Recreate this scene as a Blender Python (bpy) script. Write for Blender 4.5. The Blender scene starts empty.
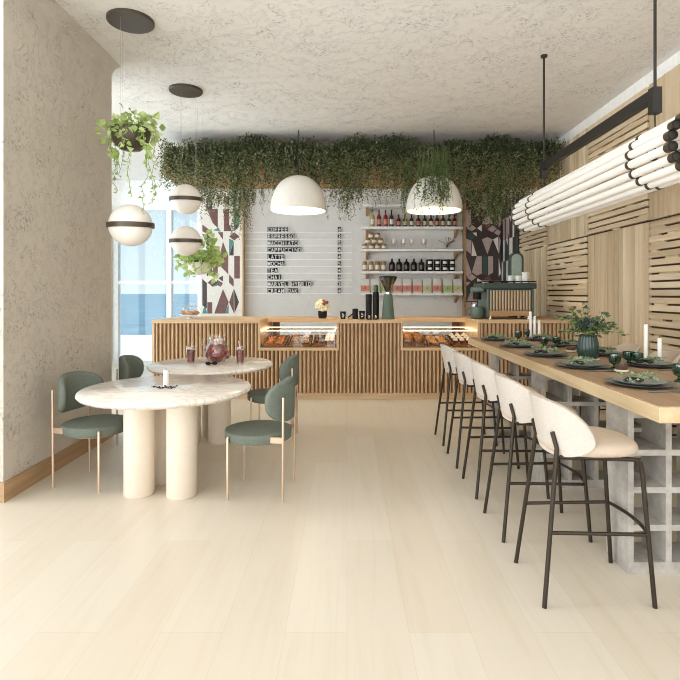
import bpy, math, random
import numpy as np
from mathutils import Vector, Matrix
random.seed(7)
RNG = np.random.default_rng(11)
C = bpy.context.scene.collection
PI = math.pi
F, CX, CY, H = 525.0, 347.0, 293.5, 1.42      # focal length and principal point in pixels, eye height
CEIL, WX, BY, LX = 3.67, 3.13, 10.40, -4.70   # ceiling, right wall, back wall, glazed side


def X(px, d): return (px - CX) * d / F
def Z(py, d): return H + (CY - py) * d / F
def rad(a): return a * PI / 180


# ------------------------------------------------------------------ materials
def lin(h):
    h = h.lstrip('#')
    out = []
    for i in (0, 2, 4):
        c = int(h[i:i + 2], 16) / 255
        out.append(c / 12.92 if c <= .04045 else ((c + .055) / 1.055) ** 2.4)
    return (*out, 1)


def new_mat(name):
    m = bpy.data.materials.new(name)
    m.use_nodes = True
    nt = m.node_tree
    return m, nt, nt.nodes['Principled BSDF'], nt.nodes['Material Output']


def N(nt, kind, **kw):
    n = nt.nodes.new(kind)
    for k, v in kw.items():
        if k in n.inputs:
            n.inputs[k].default_value = v
        else:
            setattr(n, k, v)
    return n


def mapped(nt, scale, coord='Object'):
    tc = nt.nodes.new('ShaderNodeTexCoord')
    mp = nt.nodes.new('ShaderNodeMapping')
    mp.inputs['Scale'].default_value = scale
    nt.links.new(tc.outputs[coord], mp.inputs['Vector'])
    return mp.outputs['Vector']


def ramp(nt, fac, stops):
    r = nt.nodes.new('ShaderNodeValToRGB')
    el = r.color_ramp.elements
    while len(el) < len(stops):
        el.new(.5)
    for e, (p, c) in zip(el, stops):
        e.position = p
        e.color = c
    nt.links.new(fac, r.inputs['Fac'])
    return r.outputs['Color']


def bump(nt, b, height, strength, dist=.01):
    n = nt.nodes.new('ShaderNodeBump')
    n.inputs['Strength'].default_value = strength
    n.inputs['Distance'].default_value = dist
    nt.links.new(height, n.inputs['Height'])
    nt.links.new(n.outputs['Normal'], b.inputs['Normal'])


def plain(name, hexa, rough=.5, metal=0, var=.06, scale=18, bmp=0, spec=.5, coat=0):
    m, nt, b, o = new_mat(name)
    c = lin(hexa)
    v = mapped(nt, (scale,) * 3)
    n = N(nt, 'ShaderNodeTexNoise', Scale=1.0, Detail=4.0)
    nt.links.new(v, n.inputs['Vector'])
    lo = tuple(x * (1 - var) for x in c[:3]) + (1,)
    hi = tuple(min(1, x * (1 + var)) for x in c[:3]) + (1,)
    nt.links.new(ramp(nt, n.outputs['Fac'], [(.3, lo), (.7, hi)]), b.inputs['Base Color'])
    b.inputs['Roughness'].default_value = rough
    b.inputs['Metallic'].default_value = metal
    b.inputs['Specular IOR Level'].default_value = spec
    b.inputs['Coat Weight'].default_value = coat
    if bmp:
        bump(nt, b, n.outputs['Fac'], bmp, .004)
    return m


def wood(name, light, dark, axis='z', rough=.5, grain=26, stretch=1.4, spread=(.3, .72), boards=0):
    m, nt, b, o = new_mat(name)
    s = {'x': (stretch, grain, grain), 'y': (grain, stretch, grain), 'z': (grain, grain, stretch)}[axis]
    v = mapped(nt, s)
    n = N(nt, 'ShaderNodeTexNoise', Scale=1.0, Detail=8.0, Roughness=.62, Distortion=.35)
    nt.links.new(v, n.inputs['Vector'])
    c = ramp(nt, n.outputs['Fac'], [(spread[0], lin(dark)), (spread[1], lin(light))])
    if boards:
        ge = nt.nodes.new('ShaderNodeNewGeometry')
        k = ramp(nt, ge.outputs['Random Per Island'], [(0, (1 - boards, 1 - boards * 1.1, 1 - boards * 1.25, 1)), (1, (1, 1, 1, 1))])
        mx = N(nt, 'ShaderNodeMix', data_type='RGBA', blend_type='MULTIPLY'); mx.inputs[0].default_value = 1
        nt.links.new(c, mx.inputs[6]); nt.links.new(k, mx.inputs[7]); c = mx.outputs[2]
    nt.links.new(c, b.inputs['Base Color'])
    b.inputs['Roughness'].default_value = rough
    b.inputs['Specular IOR Level'].default_value = .3
    bump(nt, b, n.outputs['Fac'], .15, .003)
    return m


def plaster(name, hexa, amount=1.0, sc=1.0):
    """Trowelled plaster: smooth coat with clusters of small pits and torn flakes."""
    m, nt, b, o = new_mat(name)
    v = mapped(nt, (sc,) * 3, 'Object')
    def noise(scale, det, rough, dist=0.0):
        n = N(nt, 'ShaderNodeTexNoise', Scale=scale, Detail=det, Roughness=rough, Distortion=dist)
        nt.links.new(v, n.inputs['Vector'])
        return n.outputs['Fac']
    def mul(p, q):
        k = N(nt, 'ShaderNodeMath', operation='MULTIPLY')
        nt.links.new(p, k.inputs[0])
        if isinstance(q, float): k.inputs[1].default_value = q
        else: nt.links.new(q, k.inputs[1])
        return k.outputs[0]
    bw = lambda x, p, q: ramp(nt, x, [(p, (0, 0, 0, 1)), (q, (1, 1, 1, 1))])
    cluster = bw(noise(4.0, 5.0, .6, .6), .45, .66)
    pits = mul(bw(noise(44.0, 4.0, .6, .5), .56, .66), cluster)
    flake = bw(noise(5.5, 8.0, .72, .4), .50, .53)
    fine = noise(38.0, 5.0, .6)
    h1 = N(nt, 'ShaderNodeMath', operation='MULTIPLY_ADD'); h1.inputs[1].default_value = .2
    nt.links.new(flake, h1.inputs[0]); nt.links.new(mul(fine, .14), h1.inputs[2])
    h2 = N(nt, 'ShaderNodeMath', operation='SUBTRACT')
    nt.links.new(h1.outputs[0], h2.inputs[0]); nt.links.new(pits, h2.inputs[1])
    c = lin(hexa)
    lo = tuple(x * .68 for x in c[:3]) + (1,)  # shade inside the pits, painted into the base colour
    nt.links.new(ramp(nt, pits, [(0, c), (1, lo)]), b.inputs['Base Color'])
    b.inputs['Roughness'].default_value = .9
    b.inputs['Specular IOR Level'].default_value = .15
    bump(nt, b, h2.outputs[0], .7 * amount, .016)
    return m


def floor_mat():
    m, nt, b, o = new_mat('pale_oak_planks')
    tc = nt.nodes.new('ShaderNodeTexCoord')
    mp = nt.nodes.new('ShaderNodeMapping')
    mp.inputs['Rotation'].default_value = (0, 0, PI / 2)
    nt.links.new(tc.outputs['Object'], mp.inputs['Vector'])
    br = N(nt, 'ShaderNodeTexBrick', offset=.37, squash=1.0)
    br.inputs['Scale'].default_value = 1
    br.inputs['Brick Width'].default_value = 2.2
    br.inputs['Row Height'].default_value = .26
    br.inputs['Mortar Size'].default_value = .0009
    br.inputs['Mortar Smooth'].default_value = .3
    br.inputs['Bias'].default_value = 0
    br.inputs['Color1'].default_value = lin('#d3cabb')
    br.inputs['Color2'].default_value = lin('#cec3b1')
    br.inputs['Mortar'].default_value = lin('#c0b39f')
    nt.links.new(mp.outputs['Vector'], br.inputs['Vector'])
    v = mapped(nt, (16, .9, 1))
    n = N(nt, 'ShaderNodeTexNoise', Scale=1.0, Detail=9.0, Roughness=.6, Distortion=.8)
    nt.links.new(v, n.inputs['Vector'])
    g = ramp(nt, n.outputs['Fac'], [(.25, (.90, .86, .80, 1)), (.5, (1, 1, 1, 1))])
    kv = mapped(nt, (2.6, 1.1, 1))
    k = N(nt, 'ShaderNodeTexVoronoi', Scale=1.0)
    nt.links.new(kv, k.inputs['Vector'])
    kc = ramp(nt, k.outputs['Distance'], [(.012, (.62, .5, .38, 1)), (.05, (1, 1, 1, 1))])
    mx = N(nt, 'ShaderNodeMix', data_type='RGBA', blend_type='MULTIPLY'); mx.inputs[0].default_value = .6
    nt.links.new(br.outputs['Color'], mx.inputs[6]); nt.links.new(g, mx.inputs[7])
    mx2 = N(nt, 'ShaderNodeMix', data_type='RGBA', blend_type='MULTIPLY'); mx2.inputs[0].default_value = .55
    nt.links.new(mx.outputs[2], mx2.inputs[6]); nt.links.new(kc, mx2.inputs[7])
    nt.links.new(mx2.outputs[2], b.inputs['Base Color'])
    b.inputs['Roughness'].default_value = .33
    b.inputs['Specular IOR Level'].default_value = .4
    bump(nt, b, n.outputs['Fac'], .05, .002)
    return m


def marble(name, base, vein):
    m, nt, b, o = new_mat(name)
    v = mapped(nt, (1.6, 3.4, 1.6))
    n = N(nt, 'ShaderNodeTexNoise', Scale=1.3, Detail=8.0, Roughness=.6, Distortion=1.4)
    nt.links.new(v, n.inputs['Vector'])
    c = ramp(nt, n.outputs['Fac'], [(.42, lin(base)), (.49, lin(vein)), (.52, lin(base)), (.62, lin(base)), (.65, lin(vein)), (.67, lin(base))])
    mx = N(nt, 'ShaderNodeMix', data_type='RGBA'); mx.inputs[0].default_value = .5
    mx.inputs[6].default_value = lin(base)
    nt.links.new(c, mx.inputs[7]); nt.links.new(mx.outputs[2], b.inputs['Base Color'])
    b.inputs['Roughness'].default_value = .16
    return m


def concrete(name):
    m, nt, b, o = new_mat(name)
    v = mapped(nt, (6, 6, 6))
    n = N(nt, 'ShaderNodeTexNoise', Scale=1.0, Detail=9.0, Roughness=.7)
    nt.links.new(v, n.inputs['Vector'])
    p = N(nt, 'ShaderNodeTexVoronoi', Scale=11.0)
    nt.links.new(v, p.inputs['Vector'])
    pits = ramp(nt, p.outputs['Distance'], [(.08, (.6, .6, .6, 1)), (.16, (1, 1, 1, 1))])
    c = ramp(nt, n.outputs['Fac'], [(.3, lin('#8d8780')), (.55, lin('#b2ada5')), (.75, lin('#cac6bf'))])
    mx = N(nt, 'ShaderNodeMix', data_type='RGBA', blend_type='MULTIPLY'); mx.inputs[0].default_value = .5
    nt.links.new(c, mx.inputs[6]); nt.links.new(pits, mx.inputs[7]); nt.links.new(mx.outputs[2], b.inputs['Base Color'])
    b.inputs['Roughness'].default_value = .85
    bump(nt, b, n.outputs['Fac'], .3, .006)
    return m


def leaf_mat(name, dark, light, trans=.3):
    m, nt, b, o = new_mat(name)
    oi = nt.nodes.new('ShaderNodeNewGeometry')
    c = ramp(nt, oi.outputs['Random Per Island'], [(0, lin(dark)), (1, lin(light))])
    nt.links.new(c, b.inputs['Base Color'])
    b.inputs['Roughness'].default_value = .5
    t = nt.nodes.new('ShaderNodeBsdfTranslucent')
    nt.links.new(c, t.inputs['Color'])
    mx = nt.nodes.new('ShaderNodeMixShader'); mx.inputs[0].default_value = trans
    nt.links.new(b.outputs[0], mx.inputs[1]); nt.links.new(t.outputs[0], mx.inputs[2])
    nt.links.new(mx.outputs[0], o.inputs['Surface'])
    return m


def glassy(name, tint='#ffffff', gloss=.12, rough=.02):
    m, nt, b, o = new_mat(name)
    nt.nodes.remove(b)
    t = N(nt, 'ShaderNodeBsdfTransparent', Color=lin(tint))
    g = N(nt, 'ShaderNodeBsdfGlossy', Color=(1, 1, 1, 1), Roughness=rough)
    lw = N(nt, 'ShaderNodeLayerWeight', Blend=.25)
    f = N(nt, 'ShaderNodeMath', operation='MULTIPLY_ADD'); f.inputs[1].default_value = .55; f.inputs[2].default_value = gloss * .35
    nt.links.new(lw.outputs['Fresnel'], f.inputs[0])
    mx = nt.nodes.new('ShaderNodeMixShader')
    nt.links.new(f.outputs[0], mx.inputs[0]); nt.links.new(t.outputs[0], mx.inputs[1]); nt.links.new(g.outputs[0], mx.inputs[2])
    nt.links.new(mx.outputs[0], o.inputs['Surface'])
    return m


def glow(name, hexa, strength, base='#f4f0ea'):
    m, nt, b, o = new_mat(name)
    b.inputs['Base Color'].default_value = lin(base)
    b.inputs['Emission Color'].default_value = lin(hexa)
    b.inputs['Emission Strength'].default_value = strength
    return m


M = {}
M['floor'] = floor_mat()
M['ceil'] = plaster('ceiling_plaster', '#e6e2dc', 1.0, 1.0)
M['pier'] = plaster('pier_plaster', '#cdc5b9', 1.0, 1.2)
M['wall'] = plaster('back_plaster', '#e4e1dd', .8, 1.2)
M['white'] = plain('white_paint', '#f6f5f2', .55)
M['frame'] = plain('white_frame', '#f3f2ef', .4)
M['base'] = wood('baseboard_oak', '#bfa07e', '#a58562', 'y')
M['slat'] = wood('counter_slat', '#e2c9a6', '#b8946a', 'z', .5, 40, 5, boards=.2)
M['slatback'] = wood('counter_backing', '#8c6748', '#6c4c32', 'z', .7)
M['oak'] = wood('counter_oak', '#dabd98', '#c2a078', 'x', .45)
M['oakz'] = wood('counter_oak_upright', '#dabd98', '#c2a078', 'z', .45)
M['bar'] = wood('bar_oak', '#dcc7a2', '#b99c72', 'y', .5, 14, .8, (.25, .68))
M['bartop'] = wood('bar_top_oak', '#b4977a', '#8b6d50', 'y', .42, 14, .8, (.25, .68))
M['panelv'] = wood('cladding_upright', '#efdfc4', '#d6bd98', 'z', .6, 16, 1.0, boards=.32)
M['panelh'] = wood('cladding_level', '#efdfc4', '#d6bd98', 'y', .6, 16, 1.0, boards=.28)
M['panelback'] = plain('cladding_backing_board', '#4a3626', .8)  # dark brown board behind the cladding slats
M['planter'] = wood('planter_timber', '#c9a06c', '#9b7344', 'x', .6)
M['black'] = plain('black_metal', '#2b2622', .45, .3, .1)
M['bronze'] = plain('bronze_metal', '#54493d', .4, .5, .1)
M['stoolmetal'] = plain('stool_metal', '#3d352c', .4, .6, .1)
M['brass'] = plain('satin_brass', '#d6bda4', .3, .7, .05)
M['green'] = plain('green_velvet', '#697167', .8, 0, .1, 60, .1)
M['greendark'] = plain('green_velvet_edge', '#45574c', .8, 0, .1, 60, .1)
M['cream'] = plain('cream_fabric', '#c9c0b6', .85, 0, .05, 90, .12)
M['beige'] = plain('beige_fabric', '#c6b5a1', .85, 0, .05, 90, .12)
M['marble'] = marble('cream_marble', '#ece4da', '#c3b2a0')
M['leg'] = plain('cream_lacquer', '#e9dccb', .35, 0, .02)
M['concrete'] = concrete('breeze_block_concrete')
M['globe'] = glow('opal_globe', '#fff4e6', .03, '#ece6dd')
M['tube'] = glow('lit_tube', '#fff8ee', .07, '#e6e2db')
M['led'] = glow('led_strip', '#ffe0a6', 4)
M['bulb'] = glow('warm_bulb', '#ffdca8', 4)
M['dome'] = plain('white_enamel', '#ece7de', .5, 0, .02)
M['ivy'] = leaf_mat('trailing_leaf', '#131d0e', '#586741', .18)
M['ivypale'] = leaf_mat('trailing_leaf_pale', '#5d6a40', '#b7b386', .32)
M['pothos'] = leaf_mat('pothos_leaf', '#97b45c', '#dcE8ac', .42)
M['stem'] = plain('plant_stem', '#6f8143', .7)
M['eucal'] = leaf_mat('vase_leaf', '#2c4634', '#8a9a62', .25)
M['sprig'] = leaf_mat('sprig_leaf', '#7d9a78', '#b6c6a6', .25)
M['glass'] = glassy('clear_glass')
M['pane'] = glassy('window_glass', '#f4fafc', .1)
M['greenglass'] = glassy('green_glass', '#86b8a2', .3)
M['smoke'] = glassy('smoked_glass', '#b9b4a8', .3)
M['berry'] = plain('berry_drink', '#8a4540', .3, 0, .5, 40)
M['fruit'] = plain('red_fruit', '#9c4038', .35, 0, .3, 30)
M['ice'] = plain('pale_ice', '#e7cfc4', .2, 0, .2, 30)
M['straw'] = plain('straw_paper', '#ecd9cf', .6)
M['candle'] = plain('white_wax', '#f3efe8', .5, 0, .02)
M['plate'] = plain('grey_stoneware', '#858b87', .4, 0, .12, 30)
M['platedark'] = plain('charcoal_stoneware', '#6a6e6d', .4, 0, .12, 30)
M['napkin'] = plain('dark_napkin', '#33332f', .8, 0, .1)
M['brownclay'] = plain('brown_glaze', '#5b4234', .35, 0, .2)
M['teal'] = plain('teal_enamel', '#516359', .35, 0, .05)
M['tealdark'] = plain('dark_teal_enamel', '#34443e', .35, 0, .08)
M['sage'] = plain('sage_metal', '#92a39b', .4, .2, .04)
M['matteblack'] = plain('matte_black', '#141211', .6, 0, .15, spec=.3)
M['print'] = plain('white_print', '#f2f0ec', .6)
M['chrome'] = plain('chrome', '#d4d2cf', .18, 1, .03)
M['copperwood'] = wood('walnut_board', '#bc9a76', '#98754f', 'x')
M['machslat'] = wood('machine_slat', '#dcc7aa', '#bfa381', 'z', .5, 40, 5)
M['t_white'] = plain('tile_white', '#e6dfd6', .4, 0, .06)
M['t_brown'] = plain('tile_brown', '#6c443b', .4, 0, .25, 14)
M['t_teal'] = plain('tile_teal', '#4f8580', .4, 0, .2, 14)
M['t_dark'] = plain('tile_black', '#3a2b28', .4, 0, .25, 14)
M['t_pink'] = plain('tile_rose', '#b9a29c', .4, 0, .1, 14)
M['t_deep'] = plain('tile_deep_green', '#2f4c46', .4, 0, .2, 14)
M['amber'] = plain('amber_jar', '#a98a5e', .3, 0, .1)
M['goldlid'] = plain('tan_lid', '#9a7240', .4, .4, .05)
M['label'] = plain('paper_label', '#e5dccb', .7)
M['pinklabel'] = plain('salmon_label', '#d88a78', .7)
M['greenlabel'] = plain('green_label', '#a3bd74', .7)
M['olivelabel'] = plain('olive_label', '#c5c08c', .7)
M['bag'] = plain('white_bag', '#dcd8cf', .6, 0, .05)
M['redsyrup'] = plain('red_syrup', '#8a2430', .2, 0, .2)
M['yellowsyrup'] = plain('yellow_syrup', '#b9a04e', .2, 0, .2)
M['darksyrup'] = plain('dark_syrup', '#42221c', .2, 0, .2)
M['orange'] = plain('dried_orange', '#c98a42', .5, 0, .2)
M['crust'] = plain('golden_crust', '#c98b48', .55, 0, .3, 50, .2)
M['bread'] = plain('brown_bread', '#a8703c', .6, 0, .3, 40, .2)
M['salad'] = plain('green_salad', '#8d9b3e', .6, 0, .4, 60)
M['tomato'] = plain('tomato', '#c4552f', .45, 0, .3, 40)
M['choc'] = plain('chocolate', '#5a3322', .4, 0, .2)
M['frost'] = plain('cream_frosting', '#f0e4cf', .6, 0, .05)
M['traywood'] = wood('tray_wood', '#8c5a32', '#6b4020', 'y')
M['petal'] = plain('cream_petal', '#ece1bf', .6, 0, .12, 30)
M['rust'] = plain('rust_petal', '#8d4630', .6, 0, .2)
M['sand'] = plain('pale_sand', '#efe8dc', .9, 0, .06, 2)


def sea_mat():
    m, nt, b, o = new_mat('sea_water')
    v = mapped(nt, (.25, .5, 1))
    n = N(nt, 'ShaderNodeTexNoise', Scale=1.0, Detail=6.0)
    nt.links.new(v, n.inputs['Vector'])
    nt.links.new(ramp(nt, n.outputs['Fac'], [(.35, lin('#4b6f84')), (.7, lin('#7696a2'))]), b.inputs['Base Color'])
    b.inputs['Roughness'].default_value = .5
    b.inputs['Specular IOR Level'].default_value = .2
    return m


M['sea'] = sea_mat()


# ------------------------------------------------------------------ mesh builder
class MB:
    def __init__(self):
        self.v, self.f, self.mi, self.mats = [], [], [], []

    def _m(self, mat):
        if mat is None:
            return 0
        if mat not in self.mats:
            self.mats.append(mat)
        return self.mats.index(mat)

    def add(self, vs, fs, mat=None):
        o = len(self.v)
        k = self._m(mat)
        self.v += [tuple(p) for p in vs]
        for f in fs:
            self.f.append(tuple(i + o for i in f)); self.mi.append(k)
        return self

    def box(self, x0, x1, y0, y1, z0, z1, mat=None):
        vs = [(x0, y0, z0), (x1, y0, z0), (x1, y1, z0), (x0, y1, z0), (x0, y0, z1), (x1, y0, z1), (x1, y1, z1), (x0, y1, z1)]
        return self.add(vs, [(0, 3, 2, 1), (4, 5, 6, 7), (0, 1, 5, 4), (1, 2, 6, 5), (2, 3, 7, 6), (3, 0, 4, 7)], mat)

    def lathe(self, prof, seg=24, c=(0, 0, 0), mat=None, sx=1, sy=1, ang=None):
        vs, fs = [], []
        n = len(prof)
        for r, z in prof:
            for k in range(seg):
                a = 2 * PI * k / seg
                vs.append((c[0] + r * sx * math.cos(a), c[1] + r * sy * math.sin(a), c[2] + z))
        for i in range(n - 1):
            for k in range(seg):
                k2 = (k + 1) % seg
                fs.append((i * seg + k, i * seg + k2, (i + 1) * seg + k2, (i + 1) * seg + k))
        closed = prof[0] == prof[-1]
        if prof[0][0] > 1e-6 and not closed:
            fs.append(tuple(range(seg - 1, -1, -1)))
        if prof[-1][0] > 1e-6 and not closed:
            fs.append(tuple((n - 1) * seg + k for k in range(seg)))
        return self.add(vs, fs, mat)

    def cyl(self, r, z0, z1, seg=20, c=(0, 0), mat=None):
        return self.lathe([(r, z0), (r, z1)], seg, (c[0], c[1], 0), mat)

    def tube(self, pts, r, seg=8, mat=None, closed=False, caps=True):
        pts = [Vector(p) for p in pts]
        n = len(pts)
        rs = r if isinstance(r, (list, tuple)) else [r] * n
        up = None
        vs, fs = [], []
        for i, p in enumerate(pts):
            if closed:
                t = pts[(i + 1) % n] - pts[i - 1]
            else:
                t = pts[min(i + 1, n - 1)] - pts[max(i - 1, 0)]
            t.normalize()
            if up is None:
                up = Vector((0, 0, 1)) if abs(t.z) < .9 else Vector((1, 0, 0))
            a = t.cross(up)
            if a.length < 1e-5:
                a = t.cross(Vector((0, 1, 0)))
            a.normalize()
            b = a.cross(t).normalized()
            up = b
            for k in range(seg):
                w = 2 * PI * k / seg
                vs.append(p + (a * math.cos(w) + b * math.sin(w)) * rs[i])
        m = n if closed else n - 1
        for i in range(m):
            j = (i + 1) % n
            for k in range(seg):
                k2 = (k + 1) % seg
                fs.append((i * seg + k, j * seg + k, j * seg + k2, i * seg + k2))
        if caps and not closed:
            fs.append(tuple(range(seg)))
            fs.append(tuple((n - 1) * seg + k for k in range(seg - 1, -1, -1)))
        return self.add(vs, fs, mat)

    def ball(self, c, rx, ry=None, rz=None, seg=16, rings=10, mat=None, z0=-1, z1=1):
        ry = ry or rx; rz = rz or rx
        a0, a1 = math.asin(z0), math.asin(z1)
        prof = []
        for i in range(rings + 1):
            a = a0 + (a1 - a0) * i / rings
            prof.append((max(0, math.cos(a)), math.sin(a) * rz))
        prof = [(r if r > 1e-4 else 1e-7, z) for r, z in prof]
        return self.lathe(prof, seg, c, mat, rx, ry)

    def prism(self, poly, z0, z1, mat=None):
        n = len(poly)
        vs = [(x, y, z0) for x, y in poly] + [(x, y, z1) for x, y in poly]
        fs = [tuple(range(n - 1, -1, -1)), tuple(range(n, 2 * n))] + [(i, (i + 1) % n, n + (i + 1) % n, n + i) for i in range(n)]
        return self.add(vs, fs, mat)

    def build(self, name, mat=None, parent=None, loc=None, rot=None, bevel=0, sharp=40, subsurf=0, flat=False):
        me = bpy.data.meshes.new(name)
        me.from_pydata(self.v, [], self.f)
        mats = self.mats if self.mats else [mat]
        for k in mats:
            me.materials.append(k)
        if len(mats) > 1:
            me.polygons.foreach_set('material_index', self.mi)
        me.update()
        if not flat:
            me.polygons.foreach_set('use_smooth', [True] * len(me.polygons))
            me.set_sharp_from_angle(angle=rad(sharp))
        o = bpy.data.objects.new(name, me)
        C.objects.link(o)
        if parent is not None:
            o.parent = parent
        if loc is not None:
            o.location = loc
        if rot is not None:
            o.rotation_euler = rot
        if bevel:
            b = o.modifiers.new('bevel', 'BEVEL')
            b.width = bevel; b.segments = 2; b.limit_method = 'ANGLE'; b.angle_limit = rad(40)
        if subsurf:
            s = o.modifiers.new('subsurf', 'SUBSURF'); s.levels = subsurf; s.render_levels = subsurf
        return o


def tag(o, label, cat, group=None, kind=None):
    o['label'] = label; o['category'] = cat
    if group: o['group'] = group
    if kind: o['kind'] = kind
    return o


def thing(name, label, cat, loc=(0, 0, 0), rz=0, group=None):
    o = bpy.data.objects.new(name, None)
    C.objects.link(o)
    o.empty_display_size = .1
    o.location = loc; o.rotation_euler = (0, 0, rz)
    return tag(o, label, cat, group)


def copy_tree(o, parent=None, loc=None, rz=None, label=None):
    c = o.copy(); C.objects.link(c)
    c.parent = parent
    if loc is not None: c.location = loc
    if rz is not None: c.rotation_euler = (0, 0, rz)
    if label: c['label'] = label
    for ch in list(o.children):
        copy_tree(ch, c)
    return c


def struct(o, label, cat):
    return tag(o, label, cat, None, 'structure')


ORD = ['first', 'second', 'third', 'fourth', 'fifth', 'sixth', 'seventh', 'eighth', 'ninth', 'tenth', 'eleventh', 'twelfth', 'thirteenth', 'fourteenth', 'fifteenth']


# ------------------------------------------------------------------ the setting
FY0 = -3.0
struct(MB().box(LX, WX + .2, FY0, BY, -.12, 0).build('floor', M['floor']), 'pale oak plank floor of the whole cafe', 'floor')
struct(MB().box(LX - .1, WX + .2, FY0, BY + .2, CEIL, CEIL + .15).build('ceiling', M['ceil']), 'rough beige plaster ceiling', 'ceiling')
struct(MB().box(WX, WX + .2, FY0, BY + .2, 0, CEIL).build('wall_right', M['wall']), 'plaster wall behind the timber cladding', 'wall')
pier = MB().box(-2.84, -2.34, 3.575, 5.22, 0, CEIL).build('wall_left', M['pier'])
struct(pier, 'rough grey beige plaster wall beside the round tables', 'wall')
cv = MB()
cr_ = .1; prof = [(-2.339, CEIL - .001)] + [(-2.339 + cr_ * (1 - math.cos(PI / 2 * k / 10)), CEIL - .001 - cr_ * (1 - math.sin(PI / 2 * k / 10))) for k in range(11)]
vs = [(x, y, z) for y in (3.575, 5.22) for x, z in prof]
n = len(prof)
cv.add(vs, [tuple(range(n)), tuple(range(2 * n - 1, n - 1, -1))] + [(i, n + i, n + (i + 1) % n, (i + 1) % n) for i in range(n)])
struct(cv.build('trim_30', M['pier'], sharp=50), 'rounded plaster cove between the plaster wall and ceiling', 'cove')
bb = MB()
bb.prism([(-2.325, 3.56), (-2.325, 5.235), (-2.34, 5.22), (-2.34, 3.575)], 0, .135)
bb.prism([(-2.325, 3.56), (-2.34, 3.575), (-2.84, 3.575), (-2.84, 3.56)], 0, .135)
struct(bb.build('baseboard_left', M['base']), 'oak baseboard along the plaster wall', 'baseboard')

# back wall: plaster right of the window, white lintel and dwarf pieces around the window
WL, WR, WB, WT = X(108, BY), X(202, BY), Z(364, BY), Z(206, BY)
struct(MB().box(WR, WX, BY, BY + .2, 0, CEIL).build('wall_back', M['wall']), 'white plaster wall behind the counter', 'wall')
w2 = MB().box(LX, WR, BY, BY + .2, WT, CEIL)
w2.box(LX, WL, BY, BY + .2, 0, WT)
struct(w2.build('wall_window', M['white']), 'white wall around the tall window', 'wall')

win = thing('window_1', 'tall white framed window with a view of sea and beach', 'window', (0, BY, 0))
win['kind'] = 'structure'
fr = MB()
t = .05
xm = X(169.3, BY); zm = Z(282.5, BY)
fr.box(WL, WR, -.03, .1, WT - .09, WT)
fr.box(WL, WR, -.03, .1, 0, .07)
fr.box(X(114, BY), X(118.5, BY), -.03, .1, .07, WT - .09)
fr.box(WL, X(113, BY), -.03, .1, .07, WT - .09)
fr.box(X(198, BY), WR, -.03, .1, .07, WT - .09)
fr.box(xm - t, xm + t, -.03, .1, .07, WT - .09)
fr.box(X(118.5, BY), X(198, BY), -.015, .085, zm - .035, zm + .035)
fr.build('window_frame', M['frame'], win)
MB().box(WL, WR, .03, .04, .05, WT - .05).build('window_glass', M['pane'], win)

side = thing('window_2', 'white framed glazing beyond the plaster wall', 'window', (LX, 0, 0))
side['kind'] = 'structure'
fr = MB()
for y in (5.4, 7.1, 8.8, 10.3):
    fr.box(-.06, .04, y - .05, y + .05, 0, CEIL)
fr.box(-.06, .04, 5.4, 10.3, CEIL - .12, CEIL)
fr.box(-.06, .04, 5.4, 10.3, 0, .08)
fr.build('window_frame', M['frame'], side)
MB().box(-.015, -.005, 5.45, 10.25, .08, CEIL - .12).build('window_glass', M['pane'], side)

# outside
struct(MB().box(-60, 40, BY + .2, 19.2, -.25, -.1).build('ground', M['sand']), 'pale sand terrace outside the window', 'ground')
struct(MB().box(-900, 600, 19.2, 3000, -.5, -.12).build('sea', M['sea']), 'blue sea seen through the window', 'sea')

# plaster cornice strip over the cladding, black-edged
struct(MB().box(WX - .05, WX, FY0, BY, 3.53, CEIL).build('trim_1', M['white']), 'pale strip between cladding and ceiling', 'trim')


# ---- timber cladding on the right wall: checkerboard of upright and level slat panels
def clad(i, y0, y1, z0, z1, upright):
    b = MB()
    b.box(WX - .05, WX - .035, y0, y1, z0, z1, M['panelback'])
    if upright:
        n = round((y1 - y0) / .085)
        w = (y1 - y0) / n
        for k in range(n):
            off = random.uniform(0, .012)
            b.box(WX - .09 + off, WX - .05, y0 + k * w + .003, y0 + (k + 1) * w - .003, z0 + .004, z1 - .004, M['panelv'])
    else:
        n = round((z1 - z0) / .074)
        h = (z1 - z0) / n
        for k in range(n):
            off = random.uniform(0, .01)
            zz = z0 + k * h
            b.box(WX - .095 + off, WX - .05, y0 + .012, y1 - .012, zz + .01, zz + h - .01, M['panelh'])
            y = y0 + .012
            while y < y1 - .1:
                L = random.uniform(.08, .3)
                if random.random() < .26:
                    b.box(WX - .075, WX - .05, y, min(y + L, y1 - .012), zz - .01, zz + .01, M['panelh'])
                y += L
    o = b.build('trim_%d' % i, None)
    return o


cols = [9.28, 8.0, 6.64, 5.30, 3.97, 2.64]
rows = [(0, .78), (.78, 2.15), (2.15, 3.53)]
i = 2
for c in range(5):
    for r, (z0, z1) in enumerate(rows):
        up = (c + r) % 2 == 1
        o = clad(i, cols[c + 1] + .006, cols[c] - .006, z0 + .004, z1 - .004, up)
        struct(o, '%s timber slat panel, %s tier, %s column from the back corner' % ('upright' if up else 'level', ['bottom', 'middle', 'top'][r], ORD[c]), 'wall panel')
        i += 1


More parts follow.
